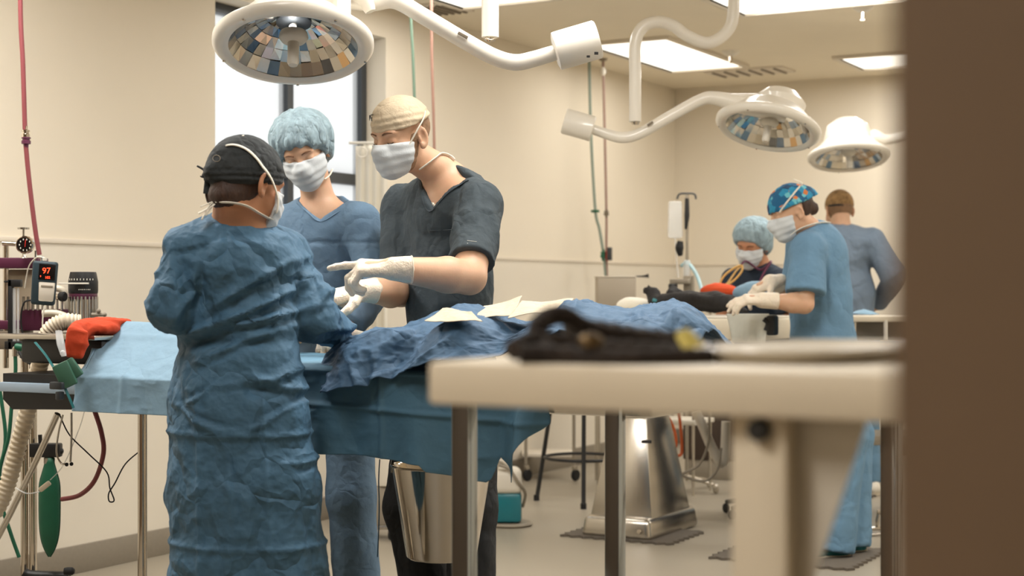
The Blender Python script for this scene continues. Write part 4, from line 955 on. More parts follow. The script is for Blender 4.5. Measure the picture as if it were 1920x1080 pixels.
# ------------------------------------------------------------------ the people
def hips(j, gap=.085, knz=.5, spread=0.):
    td = nrm(j['td']); ts = nrm(np.cross(td, ZZ)); pe = j['pe']
    for q, sg in (('L', -1), ('R', 1)):
        j['hip'+q] = pe+ts*sg*gap-ZZ*.05
        if 'k'+q not in j: j['k'+q] = np.array([*(pe+ts*sg*(gap+spread*.5)+td*.02)[:2], knz])
        if 'a'+q not in j: j['a'+q] = np.array([*(pe+ts*sg*(gap+spread)-td*.02)[:2], .09])
    return j
def pants(j, m, root, w=1., r=(.1, .078, .07), off=.0, h=.009, hemz=.07, seed=3, foot=True):
    td = nrm(j['td']); ts = nrm(np.cross(td, ZZ)); R = np.array([ts, td, ZZ]).T
    pr = [ell(j['pe']-ZZ*.05, (.15*w, .105*w, .12), R, .05)]
    for q in ('L', 'R'):
        k, a = j['k'+q], j['a'+q].copy(); a[2] = hemz
        pr += [cone(j['hip'+q]-ZZ*.03, k, r[0]*w*.92, r[1], .03), cone(k, a, r[1], r[2], .03, end=True)]
    solid('trousers', pr, m, root, h, disp=fold_disp(.009, (7, 7, 3.2), seed, .003, (18, 18, 10)))
def shoes(j, m, root, L=.27, d=None):
    for q in ('L', 'R'):
        a = j['a'+q]; fd = nrm(d if d is not None else j.get('fd', j['td'])); z0 = .012
        b = np.array([a[0], a[1], 0])-fd*.05
        sr = nrm(np.cross(fd, ZZ)); R = np.array([fd, sr, ZZ]).T
        pr = [boxd(b+fd*.10+ZZ*.035, (.13, .042, .028), R, .026, .02), ell(b+fd*.03+ZZ*.06, (.05, .038, .05), R, .03), ell(b+fd*.16+ZZ*.045, (.07, .043, .034), R, .03), half(b+ZZ*.012, -ZZ)]
        o = solid('shoe', pr, m, root, .006)
        MB().tube([b-fd*.028+ZZ*.012, b+fd*.1+ZZ*.012, b+fd*.215+ZZ*.012], [.034, .043, .03], 12, flat=.28, axis=sr).build('sole', M_sole, o)
def face_bits(hc, ax, root, sc=1., brow=M_brow):
    s, f, u = ax
    for q in (1, -1):
        b = [hc+sc*(s*q*x+f*y+u*z) for x, y, z in ((.014, .094, .023), (.03, .0925, .029), (.048, .078, .024))]
        MB().tube(b, [.003, .0045, .002], 8, flat=.6, n=5).build('eyebrow', brow, root)
        b = [hc+sc*(s*q*x+f*y+u*z) for x, y, z in ((.019, .0835, -.004), (.031, .0868, -.0075), (.043, .0815, -.004))]
        MB().tube(b, [.0014, .0024, .0014], 6, flat=.8, n=5).build('eyelashes', M_lash, root)
def tied(name, prims, pix, m, root, Y, r=.0035, flat=.4, off=.003, ends=None):
    P = [snap(prims, x, y, Y, off) for x, y in pix]
    P2 = spline(P, 5); P2 = np.array([project(prims, p, off) for p in P2])
    return MB().tube(P2, r, 8, raw=True, flat=flat).build(name, m, root, sharp=None)

# ---- A: gowned surgeon, back to the lens ----------------------------------------------
Y = 4.0
A = dict(hc=J(463, 345, Y), ax=head_axes((.60, .74, -.30)), nk=J(440, 412, 4.02), td=np.array([.42, .9, 0]), pe=J(455, 735, 4.04),
         sL=J(350, 470, 3.98), sR=J(528, 475, 4.12), eL=J(322, 575, 3.97), eR=J(582, 588, 4.10), wL=J(372, 640, 4.26), wR=J(632, 626, 4.32))
hips(A)
rA = thing('person', 'person in a blue surgical gown and dark cap seen from behind', 'person', (A['pe'][0], A['pe'][1], 0))
hp = headprims(A['hc'], A['ax'])+ears(A['hc'], A['ax'])
solid('body', bodyprims(A, .78, .045)+hp, M_skin2, rA, .009, fine=[(A['hc'], .14, .0045)])
gp = [ell(J(440, 492, 4.04), (.165, .14, .125), None, .05)]
tdn = nrm(A['td'])
pts = [J(438, 520, 4.03), J(444, 600, 4.04), J(448, 660, 4.04), J(444, 760, 4.04), J(456, 920, 4.04), J(464, 1085, 4.04), np.array([J(464, 1085, 4.04)[0], 4.04, .2])]
rs = [.135, .148, .155, .188, .208, .216, .226]
for i in range(6): gp.append(cone(pts[i], pts[i+1], rs[i], rs[i+1], .04, (tdn, 1.35), end=(i == 5)))
gp += [cone(A['nk']-ZZ*.045, A['sL'], .06, .058, .05), cone(A['nk']-ZZ*.05, A['sR'], .06, .066, .05)]
gp += [cone(A['sL'], A['eL'], .056, .062, .02), cone(A['eL'], A['wL'], .06, .05, .03), cone(A['sR'], A['eR'], .064, .070, .02), cone(A['eR'], A['wR'], .068, .045, .03, end=True)]
def gown_fold(P):
    x, z = P[:, 0], P[:, 2]
    d = .015*crumple(P, (4., 4., 4.6), 5, .8)*np.where(z < .95, .5, 1.)+.008*crumple(P, (9, 9, 7), 8, .8)+.003*crumple(P, (20, 20, 18), 9)-.006*(1-np.abs(noise3(P*np.array([7, 7, 5])+3, 15)))**6
    for z0, am in ((.845, .007), (.56, .007), (.37, .006)): d += am*np.exp(-((z-z0-.012*noise3(P*3., 4))/.007)**2)
    for x0 in (-.80, -.62): d += np.where(z < .95, .006, .0)*np.exp(-((x-x0-.02*noise3(P*2., 6))/.007)**2)
    # long pulls: right armpit to the tie on the left, left shoulder down, hip creases
    wv = .022*noise3(P*4.+5, 17)
    for k, (x1, z1, x2, z2, am, wd) in enumerate(((-.50, 1.25, -.88, 1.04, .022, .012), (-.48, 1.17, -.86, 1.06, .018, .010), (-.52, 1.31, -.80, 1.14, .014, .012), (-.56, 1.10, -.82, 1.00, .013, .010), (-.86, 1.34, -.85, 1.08, .016, .012), (-.79, 1.32, -.86, 1.10, .012, .009),
                                               (-.50, 1.00, -.72, .94, .013, .009), (-.48, .93, -.70, .97, .012, .009), (-.86, .92, -.68, .86, .012, .008), (-.86, .92, -.72, 1.0, .010, .008), (-.68, .86, -.50, .94, .010, .008), (-.70, .86, -.70, .55, .007, .007), (-.46, .80, -.60, .77, .009, .008), (-.42, 1.30, -.50, 1.14, .016, .010), (-.40, 1.12, -.52, 1.06, .013, .009))):
        dx, dz = x2-x1, z2-z1; L = math.hypot(dx, dz); t = ((x-x1)*dx+(z-z1)*dz)/L/L; dist = ((x-x1)*dz-(z-z1)*dx)/L+wv+.008*np.sin(t*5+k)
        g = np.exp(-(np.abs(dist)/wd)**1.3)-.6*np.exp(-(np.abs(dist+wd*1.8)/wd)**1.6)
        d += am*g*np.clip(1.3-2.2*np.abs(t-.5), 0, 1)
    d -= .020*np.exp(-((z-1.075)/.014)**2)*np.clip((-.5-x)/.3, 0, 1)
    return d
solid('gown', gp, M_gown, rA, .0065, disp=gown_fold, smooth=1)
hpA = headprims(A['hc'], A['ax'], face=False)
s, f, u = A['ax']
capA = headprims(A['hc'], A['ax'], .010, face=False)[:1]+[ell(A['hc']-f*.055+u*.02, (.06, .055, .055), None, .03), cone(snap(hpA, 400, 322, Y, .01), J(388, 330, 3.98), .02, .012, .02)]
cutp = J(470, 350, Y)
capA += [half(cutp, nrm((0.04, 0, -1)), .004)]
def capfold(P): return .0035*crumple(P, (16, 16, 26), 21, .4)+.002*np.sin(P[:, 2]*420)*np.exp(-((P[:, 2]-cutp[2]-.02)/.02)**2)
c = solid('surgical_cap', capA, M_capdark, rA, .0045, disp=capfold)
kn = J(392, 326, 3.97)
MB().ball(kn, (.016, .016, .013)).tube([kn, kn+[-.016, 0, .012], kn+[-.03, -.004, .02]], [.006, .010, .008], 8, flat=.3).tube([kn, kn+[-.014, 0, -.008], kn+[-.022, 0, -.006]], [.006, .009, .006], 8, flat=.3).tube([kn, kn+[.0, -.01, -.02], kn+[-.004, -.012, -.052]], [.007, .010, .009], 8, flat=.3).build('cap_tie', M_capdark, c, sharp=None)
MB().tube([snap(capA, 406+7*math.cos(a), 297+6*math.sin(a), Y, .001) for a in np.linspace(0, 2*PI, 14)[:-1]], .0009, 6, closed=True, n=2).build('eyelet', M_gray, c)
hairA = headprims(A['hc'], A['ax'], .005, face=False)[:2]+[ell(A['hc']-f*.05-u*.05, (.05, .05, .04), None, .03), half(A['hc']+f*.002-s*0, f-u*.25, .01), half(A['hc']-u*.075, -u+f*.4, .01)]
solid('hair', hairA, M_hairb, rA, .005, disp=fold_disp(.005, (30, 30, 14), 31))
solid('hair_bun', [ell(J(403, 362, 3.99), (.022, .024, .030)), ell(J(396, 366, 3.98), (.012, .015, .022))], M_hairb, rA, .004, disp=fold_disp(.007, (40, 40, 20), 33))
mk = mask(A['hc'], A['ax'], M_mask, rA, hp, fr=.045)
full = hp+capA[:1]+[headprims(A['hc'], A['ax'], .009)[1]]
tied('mask_strap', full, [(518, 400), (521, 372), (514, 348), (500, 322), (482, 298), (462, 280), (440, 272), (424, 273)], M_strap, rA, Y, .006)
tp = J(424, 270, 3.98)
for e in (((448, 262), (456, 254)), ((415, 276), (398, 286)), ((440, 268), (447, 256))):
    strap('mask_strap_end', [tp, J(*e[0], 3.97), J(*e[1], 3.96)], M_strap, rA, .0045, .35)
tied('mask_neck_strap', hp+[cone(A['nk']-ZZ*.02, A['hc']-u*.06-f*.03, .058, .05, .03)]+gp[-6:-4], [(514, 412), (490, 402), (462, 386), (432, 380), (406, 380)], M_strap, rA, Y, .0058, off=.006)
kb = J(405, 376, 3.93)
MB().ball(kb, (.009, .009, .009)).build('strap_knot', M_strap, rA)
for e in (((394, 392), (386, 404)), ((398, 386), (372, 400)), ((390, 382), (376, 388)), ((392, 386), (378, 412))):
    strap('neck_strap_end', [kb, J(*e[0], 3.92), J(*e[1], 3.915)], M_strap, rA, .0045, .35)
solid('glove', handprims(A['wR'], (.5, .75, -.2), (-.3, .2, .9), -1, [.6, .6, .7, .7], .001, sc=.95), M_glove, rA, .0035)
solid('glove', handprims(A['wL'], (.7, .6, -.1), (0, 0, 1), 1, [.5, .6, .7, .7], .001, sc=.95), M_glove, rA, .004)
pants(A, M_scrubL, rA, .9, seed=61, h=.012)
shoes(A, M_whiteplastic, rA)

# ---- B: doctor in charcoal scrubs -----------------------------------------------------
B = dict(hc=J(752, 257, 4.86), ax=head_axes((-.62, -.74, -.27)), nk=J(842, 322, 4.97), td=np.array([-.72, -.69, 0]), pe=J(842, 640, 4.99),
         sL=J(898, 384, 4.82), sR=J(756, 392, 5.12), eL=J(880, 520, 4.62), eR=J(752, 545, 5.02), wL=J(738, 504, 4.40), wR=J(682, 545, 4.68),
         kR=J(768, 950, 5.08), kL=J(882, 950, 4.95))
hips(B); B['hL'] = np.array([-1, -.1, .02]); B['hR'] = np.array([-.8, -.3, -.4])
rB = thing('person', 'person in charcoal scrubs with a tan cap and beard, pointing with a gloved hand', 'person', (B['pe'][0], B['pe'][1], 0))
hp = headprims(B['hc'], B['ax'])+ears(B['hc'], B['ax'])
solid('body', bodyprims(B, 1.05, thin=1.38)+hp, M_skin, rB, .008, fine=[(B['hc'], .14, .004)])
s, f, u = B['ax']
tc_ = torso_cloth(B, 1.08, .016, .16, .0, .80, (.074, .072), 1.0)
tip = J(793, 394, 4.84); tdn = nrm(B['td']); tsn = nrm(np.cross(tdn, ZZ))
tc_.append(vneck(tip, tdn, tsn, .125, .14))
def foldB(P):
    d = fold_disp(.015, (6, 6, 3.2), 41, .005, (14, 14, 8))(P)-.006*(1-np.abs(noise3(P*np.array([8, 8, 4]), 15)))**6
    return d
solid('scrub_top', tc_, M_scrubD, rB, .006, disp=foldB)
# v-neck facing, chest pocket edge, cuff mark
vl = [tip+tsn*.118+ZZ*.135-tdn*.055, tip+tsn*.06+ZZ*.068+tdn*.0, tip, tip-tsn*.06+ZZ*.068, tip-tsn*.125+ZZ*.15-tdn*.06]
vl = [project(tc_, p, -.001) for p in vl]
MB().tube(vl, .006, 8, flat=.4).build('neck_band', M_scrubD, rB, sharp=None)
ub = project(bodyprims(B, 1.05), tip+ZZ*.012-tdn*.02, .002)
solid('undershirt', [*bodyprims(B, 1.05, legs=False)[:1], half(tip+ZZ*.030, ZZ, .002), half(tip-ZZ*.05, -ZZ, .002), half(tip-tdn*.06, -tdn, .002)], M_strap, rB, .006, disp=lambda P: .004+0*P[:, 0])
pk = [snap(tc_, x, y, 4.75, .001) for x, y in ((808, 432), (808, 470), (808, 505), (835, 506), (862, 506))]
MB().tube([snap(tc_, x, 433-(x-800)*.05, 4.75, .0015) for x in (806, 820, 834, 848)], .0022, 6, flat=.5).build('pocket_edge', M_scrubD, rB)
lg = MB()
for dy, x0, x1 in ((0, 876, 894), (5, 876, 896)):
    lg.tube([snap(tc_, x, 451+dy+(x-876)*.12, 4.7, .001) for x in (x0, (x0+x1)/2, x1)], .0012, 6, flat=.5)
lg.build('sleeve_mark', M_strap, rB)
pants(B, M_pantD, rB, 1.0, (.105, .082, .075), seed=66)
shoes(B, M_black, rB)
capB = headprims(B['hc'], B['ax'], .011, face=False)[:1]+[ell(B['hc']+u*.05-f*.01, (.08, .085, .072), None, .03), ell(B['hc']-f*.09+u*.03, (.035, .03, .03), None, .03)]
cpB = B['hc']+f*.09+u*.030
capB += [half(cpB, nrm(-u-f*.10), .004)]
def capfoldB(P):
    t = (P-cpB)@u
    return .0016*np.sin(t*300+2*noise3(P*9, 3))*np.exp(-((t-.02)/.03)**2)+.003*crumple(P, (10, 10, 14), 44, .4)
c = solid('surgical_cap', capB, M_captan, rB, .004, disp=capfoldB)
dog = MB()
def on(x, y): return snap(capB, x, y, 4.8, .0008)
dog.tube([on(694, 222), on(695, 216), on(700, 215)], [.004, .003, .0015], 6, flat=.4).tube([on(693, 216), on(693, 226)], [.0035, .0025], 6, flat=.4).tube([on(697, 220), on(697, 227)], [.002, .0012], 6, flat=.4)
dog.build('dog_emblem', M_black, c)
hB = headprims(B['hc'], B['ax'], .004, face=False)[:2]+[half(B['hc']-f*.02, f+u*-.1, .008), half(B['hc']-u*.055, -u+f*.3, .01)]
solid('hair', hB, M_hairl, rB, .005, disp=fold_disp(.003, (40, 40, 20), 51))
bp = headprims(B['hc'], B['ax'], .004, face=False)[:3]+[half(B['hc']+u*.012, u, .004), half(B['hc']+f*-.006, -f, .004), half(B['hc']+f*.040+u*-.02, f+u*.55, .006), half(B['hc']-u*.108, -u, .01)]
solid('beard', bp, M_hairl, rB, .0045, disp=fold_disp(.002, (60, 60, 60), 53))
face_bits(B['hc'], B['ax'], rB)
mask(B['hc'], B['ax'], M_mask, rB, hp, hi=-.010, fr=.022)
full = hp+capB[:3]+bp[:1]
tied('mask_strap', full, [(766, 276), (772, 262), (782, 244), (792, 226), (797, 210)], M_strap, rB, 4.8, .0065)
tied('mask_neck_strap', full+[cone(B['nk']-ZZ*.02, B['hc']-u*.06-f*.03, .058, .05, .03)], [(786, 318), (800, 308), (816, 296), (828, 288), (842, 292), (852, 300)], M_strap, rB, 4.85, .0062, off=.005)
solid('glove', handprims(B['wL'], (-1, -.10, .0), (-.15, -.42, .9), 1, [.10, .75, .95, 1.0], .002, spread=.12, tc=(.1, .2), sc=1.02)+[cone(B['wL'], B['wL']+[.05, .01, -.002], .034, .0385, .01, end=True)], M_glove, rB, .003, disp=lambda P: .0012*crumple(P, (30, 30, 30), 5))
solid('glove', handprims(B['wR'], (-.93, -.2, -.22), (-.15, -.35, .9), -1, [.5, .55, .6, .7], .003, tc=(.35, .5), sc=1.0, tang=1.0)+[cone(B['wR'], B['wR']+[.03, .02, .0], .034, .0385, .01, end=True)], M_glove, rB, .003, disp=lambda P: .0012*crumple(P, (30, 30, 30), 6))
for w_, d_ in ((B['wL']+[.05, .01, -.002], (1, .2, 0)), (B['wR']+[.03, .02, 0], (.8, .5, 0))):
    x_, y_ = frame(d_); MB().tube([w_+.0385*(math.cos(a)*x_+math.sin(a)*y_) for a in np.linspace(0, 2*PI, 20)[:-1]], .0022, 6, closed=True, n=2).build('glove_cuff', M_glove, rB)

# ---- C: assistant in light blue scrubs behind the table --------------------------------
K = dict(hc=J(570, 284, 5.25), ax=head_axes((-.03, -.87, -.46), -.24), nk=J(600, 378, 5.32), td=np.array([-.12, -.99, 0]), pe=J(606, 640, 5.38),
         sR=J(528, 425, 5.38), sL=J(674, 418, 5.26), eR=J(512, 545, 5.30), eL=J(716, 535, 5.2), wR=J(540, 585, 5.1), wL=J(655, 612, 5.0))
hips(K, spread=.04)
rC = thing('person', 'person in light blue scrubs with a blue bouffant cap, looking down between the other two', 'person', (K['pe'][0], K['pe'][1], 0))
hp = headprims(K['hc'], K['ax'], sc=.97)+ears(K['hc'], K['ax'], .97)
solid('body', bodyprims(K, .92, .048, thin=.92)+hp, M_skin, rC, .008, fine=[(K['hc'], .14, .004)])
s, f, u = K['ax']
tcC = torso_cloth(K, .95, .014, .14, .01, .72, (.058, .066), 1.05)
tip = J(597, 413, 5.20); tdn = nrm(K['td']); tsn = nrm(np.cross(tdn, ZZ))
tcC += [vneck(tip, tdn, tsn, .105, .085), ell(J(600, 362, 5.3), (.07, .07, .05), None, .01, 'sub')]
def foldC(P):
    d = fold_disp(.010, (7, 7, 3.5), 71, .003, (20, 20, 8))(P)
    return d-.0035*np.exp(-((P[:, 2]-(CAMZ+93*5.25/FPX))/.005)**2)
solid('scrub_top', tcC, M_scrubL, rC, .006, disp=foldC)
vl = [project(tcC, p, -.001) for p in (tip+tsn*.11+ZZ*.09-tdn*.05, tip+tsn*.055+ZZ*.043, tip, tip-tsn*.055+ZZ*.043, tip-tsn*.11+ZZ*.09-tdn*.05)]
MB().tube(vl, .006, 8, flat=.4).build('neck_band', M_scrubL, rC, sharp=None)
solid('sleeve', [cone(K['eL'], K['wL'], .052, .05, .02, end=True), cone(K['eL']+(K['sL']-K['eL'])*.25, K['eL'], .05, .052, .02)], M_scrubL, rC, .007, disp=fold_disp(.008, (8, 8, 8), 79, .003, (20, 20, 20)))
pants(K, M_scrubL, rC, .95, (.1, .082, .085), seed=76)
shoes(K, M_whiteplastic, rC)
bo = [ell(K['hc']+u*.045-f*.02, (.108, .115, .098), np.array([s, f, u]).T, .02), ell(K['hc']-u*.01-f*.035, (.092, .085, .075), np.array([s, f, u]).T, .03)]
bc = K['hc']+f*.085+u*.052
bo += [half(bc, nrm(f*.72-u*.72), .006)]
def boufC(P):
    a = np.arctan2((P-K['hc'])@s, (P-K['hc'])@f); t = (P-K['hc'])@u
    return .005*np.sin(a*13+3*noise3(P*12, 2))*np.clip(1.2-t*8, .2, 1)+.005*crumple(P, (16, 16, 9), 81, .5)
c = solid('bouffant_cap', bo, M_bouf, rC, .005, disp=boufC)
face_bits(K['hc'], K['ax'], rC, .97)
mask(K['hc'], K['ax'], M_mask, rC, hp, .97, fr=.03)
for q in (1, -1):
    P = [K['hc']+s*q*x+f*y+u*z for x, y, z in ((.058, .055, -.015), (.072, .02, .0), (.086, -.01, .03))]
    strap('mask_strap', P, M_strap, rC, .004, .4)
    P = [K['hc']+s*q*x+f*y+u*z for x, y, z in ((.05, .05, -.095), (.06, .01, -.10), (.064, -.04, -.10))]
    strap('mask_neck_strap', P, M_strap, rC, .004, .4)
solid('glove', handprims(K['wL'], (-.5, -.7, -.3), (0, -.3, .9), 1, [.5, .6, .7, .7], .001, sc=.92), M_glove, rC, .004)
solid('glove', handprims(K['wR'], (.2, -.9, -.3), (0, -.3, .9), -1, [.5, .6, .7, .7], .001, sc=.92), M_glove, rC, .004)

# ---- D: patterned cap, far table -------------------------------------------------------
D = dict(hc=J(1484, 398, 7.05), ax=head_axes((-.90, -.10, -.36)), nk=J(1528, 430, 7.1), td=np.array([-.97, -.15, 0]), pe=J(1545, 625, 7.12),
         sL=J(1515, 468, 6.95), sR=J(1506, 462, 7.28), eL=J(1508, 570, 6.88), eR=J(1498, 560, 7.3), wL=J(1438, 563, 6.85), wR=J(1452, 528, 7.1),
         kL=J(1588, 815, 7.06), kR=J(1600, 815, 7.22), aL=J(1560, 1000, 7.02), aR=J(1592, 1000, 7.15))
hips(D, .07); D['hL'] = np.array([-1, -.05, .05]); D['hR'] = np.array([-.9, -.1, -.3])
rD = thing('person', 'person in sky blue scrubs with a patterned turquoise cap at the far table', 'person', (D['pe'][0], D['pe'][1], 0))
hp = headprims(D['hc'], D['ax'])+ears(D['hc'], D['ax'])
solid('body', bodyprims(D, .95, .05, thin=1.15)+hp, M_skin, rD, .010, fine=[(D['hc'], .14, .006)])
s, f, u = D['ax']
tcD = torso_cloth(D, .98, .016, .12, .01, .80, (.075, .088), 1.22)
solid('scrub_top', tcD, M_scrubL2, rD, .008, disp=fold_disp(.013, (6, 6, 3.5), 91, .004, (14, 14, 8)))
pants(D, M_scrubL2, rD, .95, (.115, .09, .10), seed=96, hemz=.035)
shoes(D, M_shoe, rD, d=np.array([-.95, -.3, 0]))
M_pattern = mat('turquoise_patterned_cloth', srgb(40, 128, 168), .85, crease=.3, cscale=14)
ntp = M_pattern.node_tree; v = ntp.nodes.new('ShaderNodeTexVoronoi'); v.inputs['Scale'].default_value = 38; tcn = ntp.nodes.new('ShaderNodeTexCoord'); ntp.links.new(tcn.outputs['Object'], v.inputs['Vector'])
cr = ntp.nodes.new('ShaderNodeValToRGB'); sp = ntp.nodes.new('ShaderNodeSeparateColor'); ntp.links.new(v.outputs['Color'], sp.inputs[0]); ntp.links.new(sp.outputs[0], cr.inputs[0]); cr.color_ramp.interpolation = 'CONSTANT'
els = cr.color_ramp.elements; els[0].color = srgb(26, 92, 132); els[1].position = .3; els[1].color = srgb(44, 138, 176)
for pos, col in ((.62, srgb(110, 188, 200)), (.8, srgb(30, 70, 104)), (.9, srgb(206, 120, 60))):
    e = els.new(pos); e.color = col
ntp.links.new(cr.outputs[0], ntp.nodes['Principled BSDF'].inputs['Base Color'])
capD = headprims(D['hc'], D['ax'], .017, face=False)[:1]+[ell(D['hc']-f*.09+u*.035, (.055, .05, .04), None, .04), half(D['hc']+f*.09+u*.026, nrm(-u-f*.02), .004)]
c = solid('patterned_cap', capD, M_pattern, rD, .006, disp=fold_disp(.006, (16, 16, 24), 97))
hD = headprims(D['hc'], D['ax'], .005, face=False)[:2]+[half(D['hc']-f*.035, f, .008), half(D['hc']-u*.06, -u+f*.3, .01), ell(D['hc']-f*.10-u*.02, (.026, .026, .03), None, .02)]
solid('hair', [hD[0], hD[1], hD[4], hD[2], hD[3]], M_hairb, rD, .006, disp=fold_disp(.004, (40, 40, 20), 98))
face_bits(D['hc'], D['ax'], rD)
mask(D['hc'], D['ax'], M_mask, rD, hp, fr=.02)
full = hp+capD[:2]
tied('mask_strap', full, [(1462, 398), (1472, 384), (1486, 366), (1500, 350)], M_strap, rD, 6.95, .007)
strap('mask_strap_end', [J(1500, 350, 6.97), J(1504, 343, 6.96), J(1488, 336, 6.95)], M_strap, rD, .003, .4)
tied('mask_neck_strap', full+tcD[:1]+[cone(D['nk']-ZZ*.02, D['hc']-u*.06-f*.03, .058, .05, .03)], [(1476, 446), (1492, 434), (1512, 424), (1535, 418), (1556, 418)], M_strap, rD, 6.95, .007, off=.006)
solid('glove', handprims(D['wL'], (-1, -.05, .02), (0, -.35, .9), 1, [.3, .4, .5, .5], .002)+[cone(D['wL']+[-.02, 0, 0], D['wL']+[.05, .0, -.004], .034, .038, .02, end=True)], M_glove, rD, .004)
solid('glove', handprims(D['wR'], (-.9, -.1, -.4), (-.3, -.3, .85), -1, [.4, .5, .5, .5], .002)+[cone(D['wR']+[-.02, 0, 0], D['wR']+nrm(D['eR']-D['wR'])*.06, .034, .038, .02, end=True)], M_glove, rD, .004)

# ---- E: navy scrubs, seated behind the far table ---------------------------------------
E = dict(hc=J(1410, 458, 8.2), ax=head_axes((-.52, -.74, -.40), .1), nk=J(1428, 500, 8.26), td=np.array([-.5, -.86, 0]), pe=np.array([J(1430, 600, 8.32)[0], 8.32, .80]),
         sR=J(1378, 528, 8.36), sL=J(1468, 532, 8.14), eR=J(1352, 600, 8.3), eL=J(1486, 610, 8.1), wR=J(1368, 612, 8.06), wL=J(1430, 606, 7.95))
E['kR'] = E['pe']+np.array([-.09, -.30, -.2]); E['kL'] = E['pe']+np.array([.13, -.28, -.2]); E['aR'] = np.array([*(E['kR']+[.03, .1, 0])[:2], .09]); E['aL'] = np.array([*(E['kL']+[.1, .1, 0])[:2], .09])
hips(E, .08)
rE = thing('person', 'person in navy scrubs with a blue bouffant cap and white mask behind the far table', 'person', (E['pe'][0], E['pe'][1], 0))
hp = headprims(E['hc'], E['ax'], sc=.97)+ears(E['hc'], E['ax'], .97)
solid('body', bodyprims(E, .95, .05)+hp, M_skin2, rE, .010, fine=[(E['hc'], .14, .006)])
s, f, u = E['ax']
solid('scrub_top', torso_cloth(E, .98, .015, .08, 0, .72, (.07, .078)), M_scrubN, rE, .009, disp=fold_disp(.012, (6, 6, 4), 101))
pants(E, M_scrubN, rE, .95, (.1, .085, .085), seed=106, h=.012)
shoes(E, M_black, rE)
bo = [ell(E['hc']+u*.045-f*.025, (.105, .115, .10), np.array([s, f, u]).T, .02), ell(E['hc']-u*.02-f*.05, (.09, .075, .075), np.array([s, f, u]).T, .03), half(E['hc']+f*.08+u*.048, nrm(f*.72-u*.72), .006)]
solid('bouffant_cap', bo, M_bouf, rE, .006, disp=lambda P: .007*crumple(P, (14, 14, 9), 108, .5))
face_bits(E['hc'], E['ax'], rE, .97)
mask(E['hc'], E['ax'], M_mask, rE, hp, .97, fr=.025)
stt = thing('stethoscope', 'yellow and purple stethoscope hung round the neck of the person in navy scrubs', 'stethoscope', J(1400, 530, 8.05))
MB().tube([J(1392, 497, 8.12), J(1382, 506, 8.1), J(1372, 520, 8.07), J(1362, 533, 8.05), J(1352, 535, 8.04), J(1352, 526, 8.04), J(1362, 513, 8.05), J(1378, 502, 8.06), J(1390, 498, 8.06), J(1391, 508, 8.05), J(1378, 524, 8.04), J(1364, 534, 8.03)], .006, 8).build('tubing', mat('amber_tubing', srgb(206, 164, 92), .4), stt)
MB().tube([J(1390, 496, 8.1), J(1400, 490, 8.12), J(1426, 506, 8.14), J(1446, 490, 8.12), J(1432, 512, 8.08), J(1420, 540, 8.04)], .006, 8).build('binaural', M_purple, stt)

# ---- F: farthest person, back to the lens ----------------------------------------------
Fp = dict(hc=J(1573, 394, 9.2), ax=head_axes((-.12, .95, -.20)), nk=J(1578, 424, 9.16), td=np.array([-.25, .97, 0]), pe=J(1596, 606, 9.2),
          sL=J(1536, 452, 9.2), sR=J(1634, 452, 9.14), eL=J(1516, 540, 9.3), eR=J(1678, 520, 9.1), wL=J(1540, 570, 9.5), wR=J(1650, 566, 9.34))
hips(Fp, spread=.03)
rF = thing('person', 'person in a grey blue top seen from behind beside the brown wall edge, elbow out', 'person', (Fp['pe'][0], Fp['pe'][1], 0))
hp = headprims(Fp['hc'], Fp['ax'])+ears(Fp['hc'], Fp['ax'])
solid('body', bodyprims(Fp)+hp, M_skin, rF, .011, fine=[(Fp['hc'], .14, .007)])
s, f, u = Fp['ax']
M_scrubG = mat('grey_blue_gown', srgb(112, 128, 146), .85, noise=.05, crease=.3, cscale=8)
tF = torso_cloth(Fp, 1.05, .018, .16, .0, .98, (.075, .075))
tF += [cone(Fp['eL'], Fp['wL'], .07, .05, .03), cone(Fp['eR'], Fp['wR'], .07, .05, .03)]
solid('gown', tF, M_scrubG, rF, .009, disp=fold_disp(.014, (6, 6, 4), 111))
pants(Fp, M_scrubL2, rF, 1., seed=116, h=.012)
shoes(Fp, M_whiteplastic, rF)
capF = headprims(Fp['hc'], Fp['ax'], .008, face=False)[:1]+[half(Fp['hc']+u*.01, -u, .004)]
M_capF = mat('brown_patterned_cap', srgb(150, 118, 78), .9, noise=.6, nscale=34)
c = solid('patterned_cap', capF, M_capF, rF, .006)
hF = headprims(Fp['hc'], Fp['ax'], .005, face=False)[:2]+[half(Fp['hc']+f*.0, f, .008), half(Fp['hc']-u*.06, -u, .01)]
solid('hair', hF, M_hairl, rF, .007)
strap('cap_tie', [project(capF, J(1552, 396, 9.12), .004), project(capF, J(1572, 388, 9.1), .004), project(capF, J(1594, 392, 9.12), .004)], M_capdark, rF, .012, .4)
solid('hand', handprims(Fp['wR'], (-.7, .3, -.3), (.3, 0, .9), 1, [.4, .4, .5, .5]), M_skin, rF, .005)
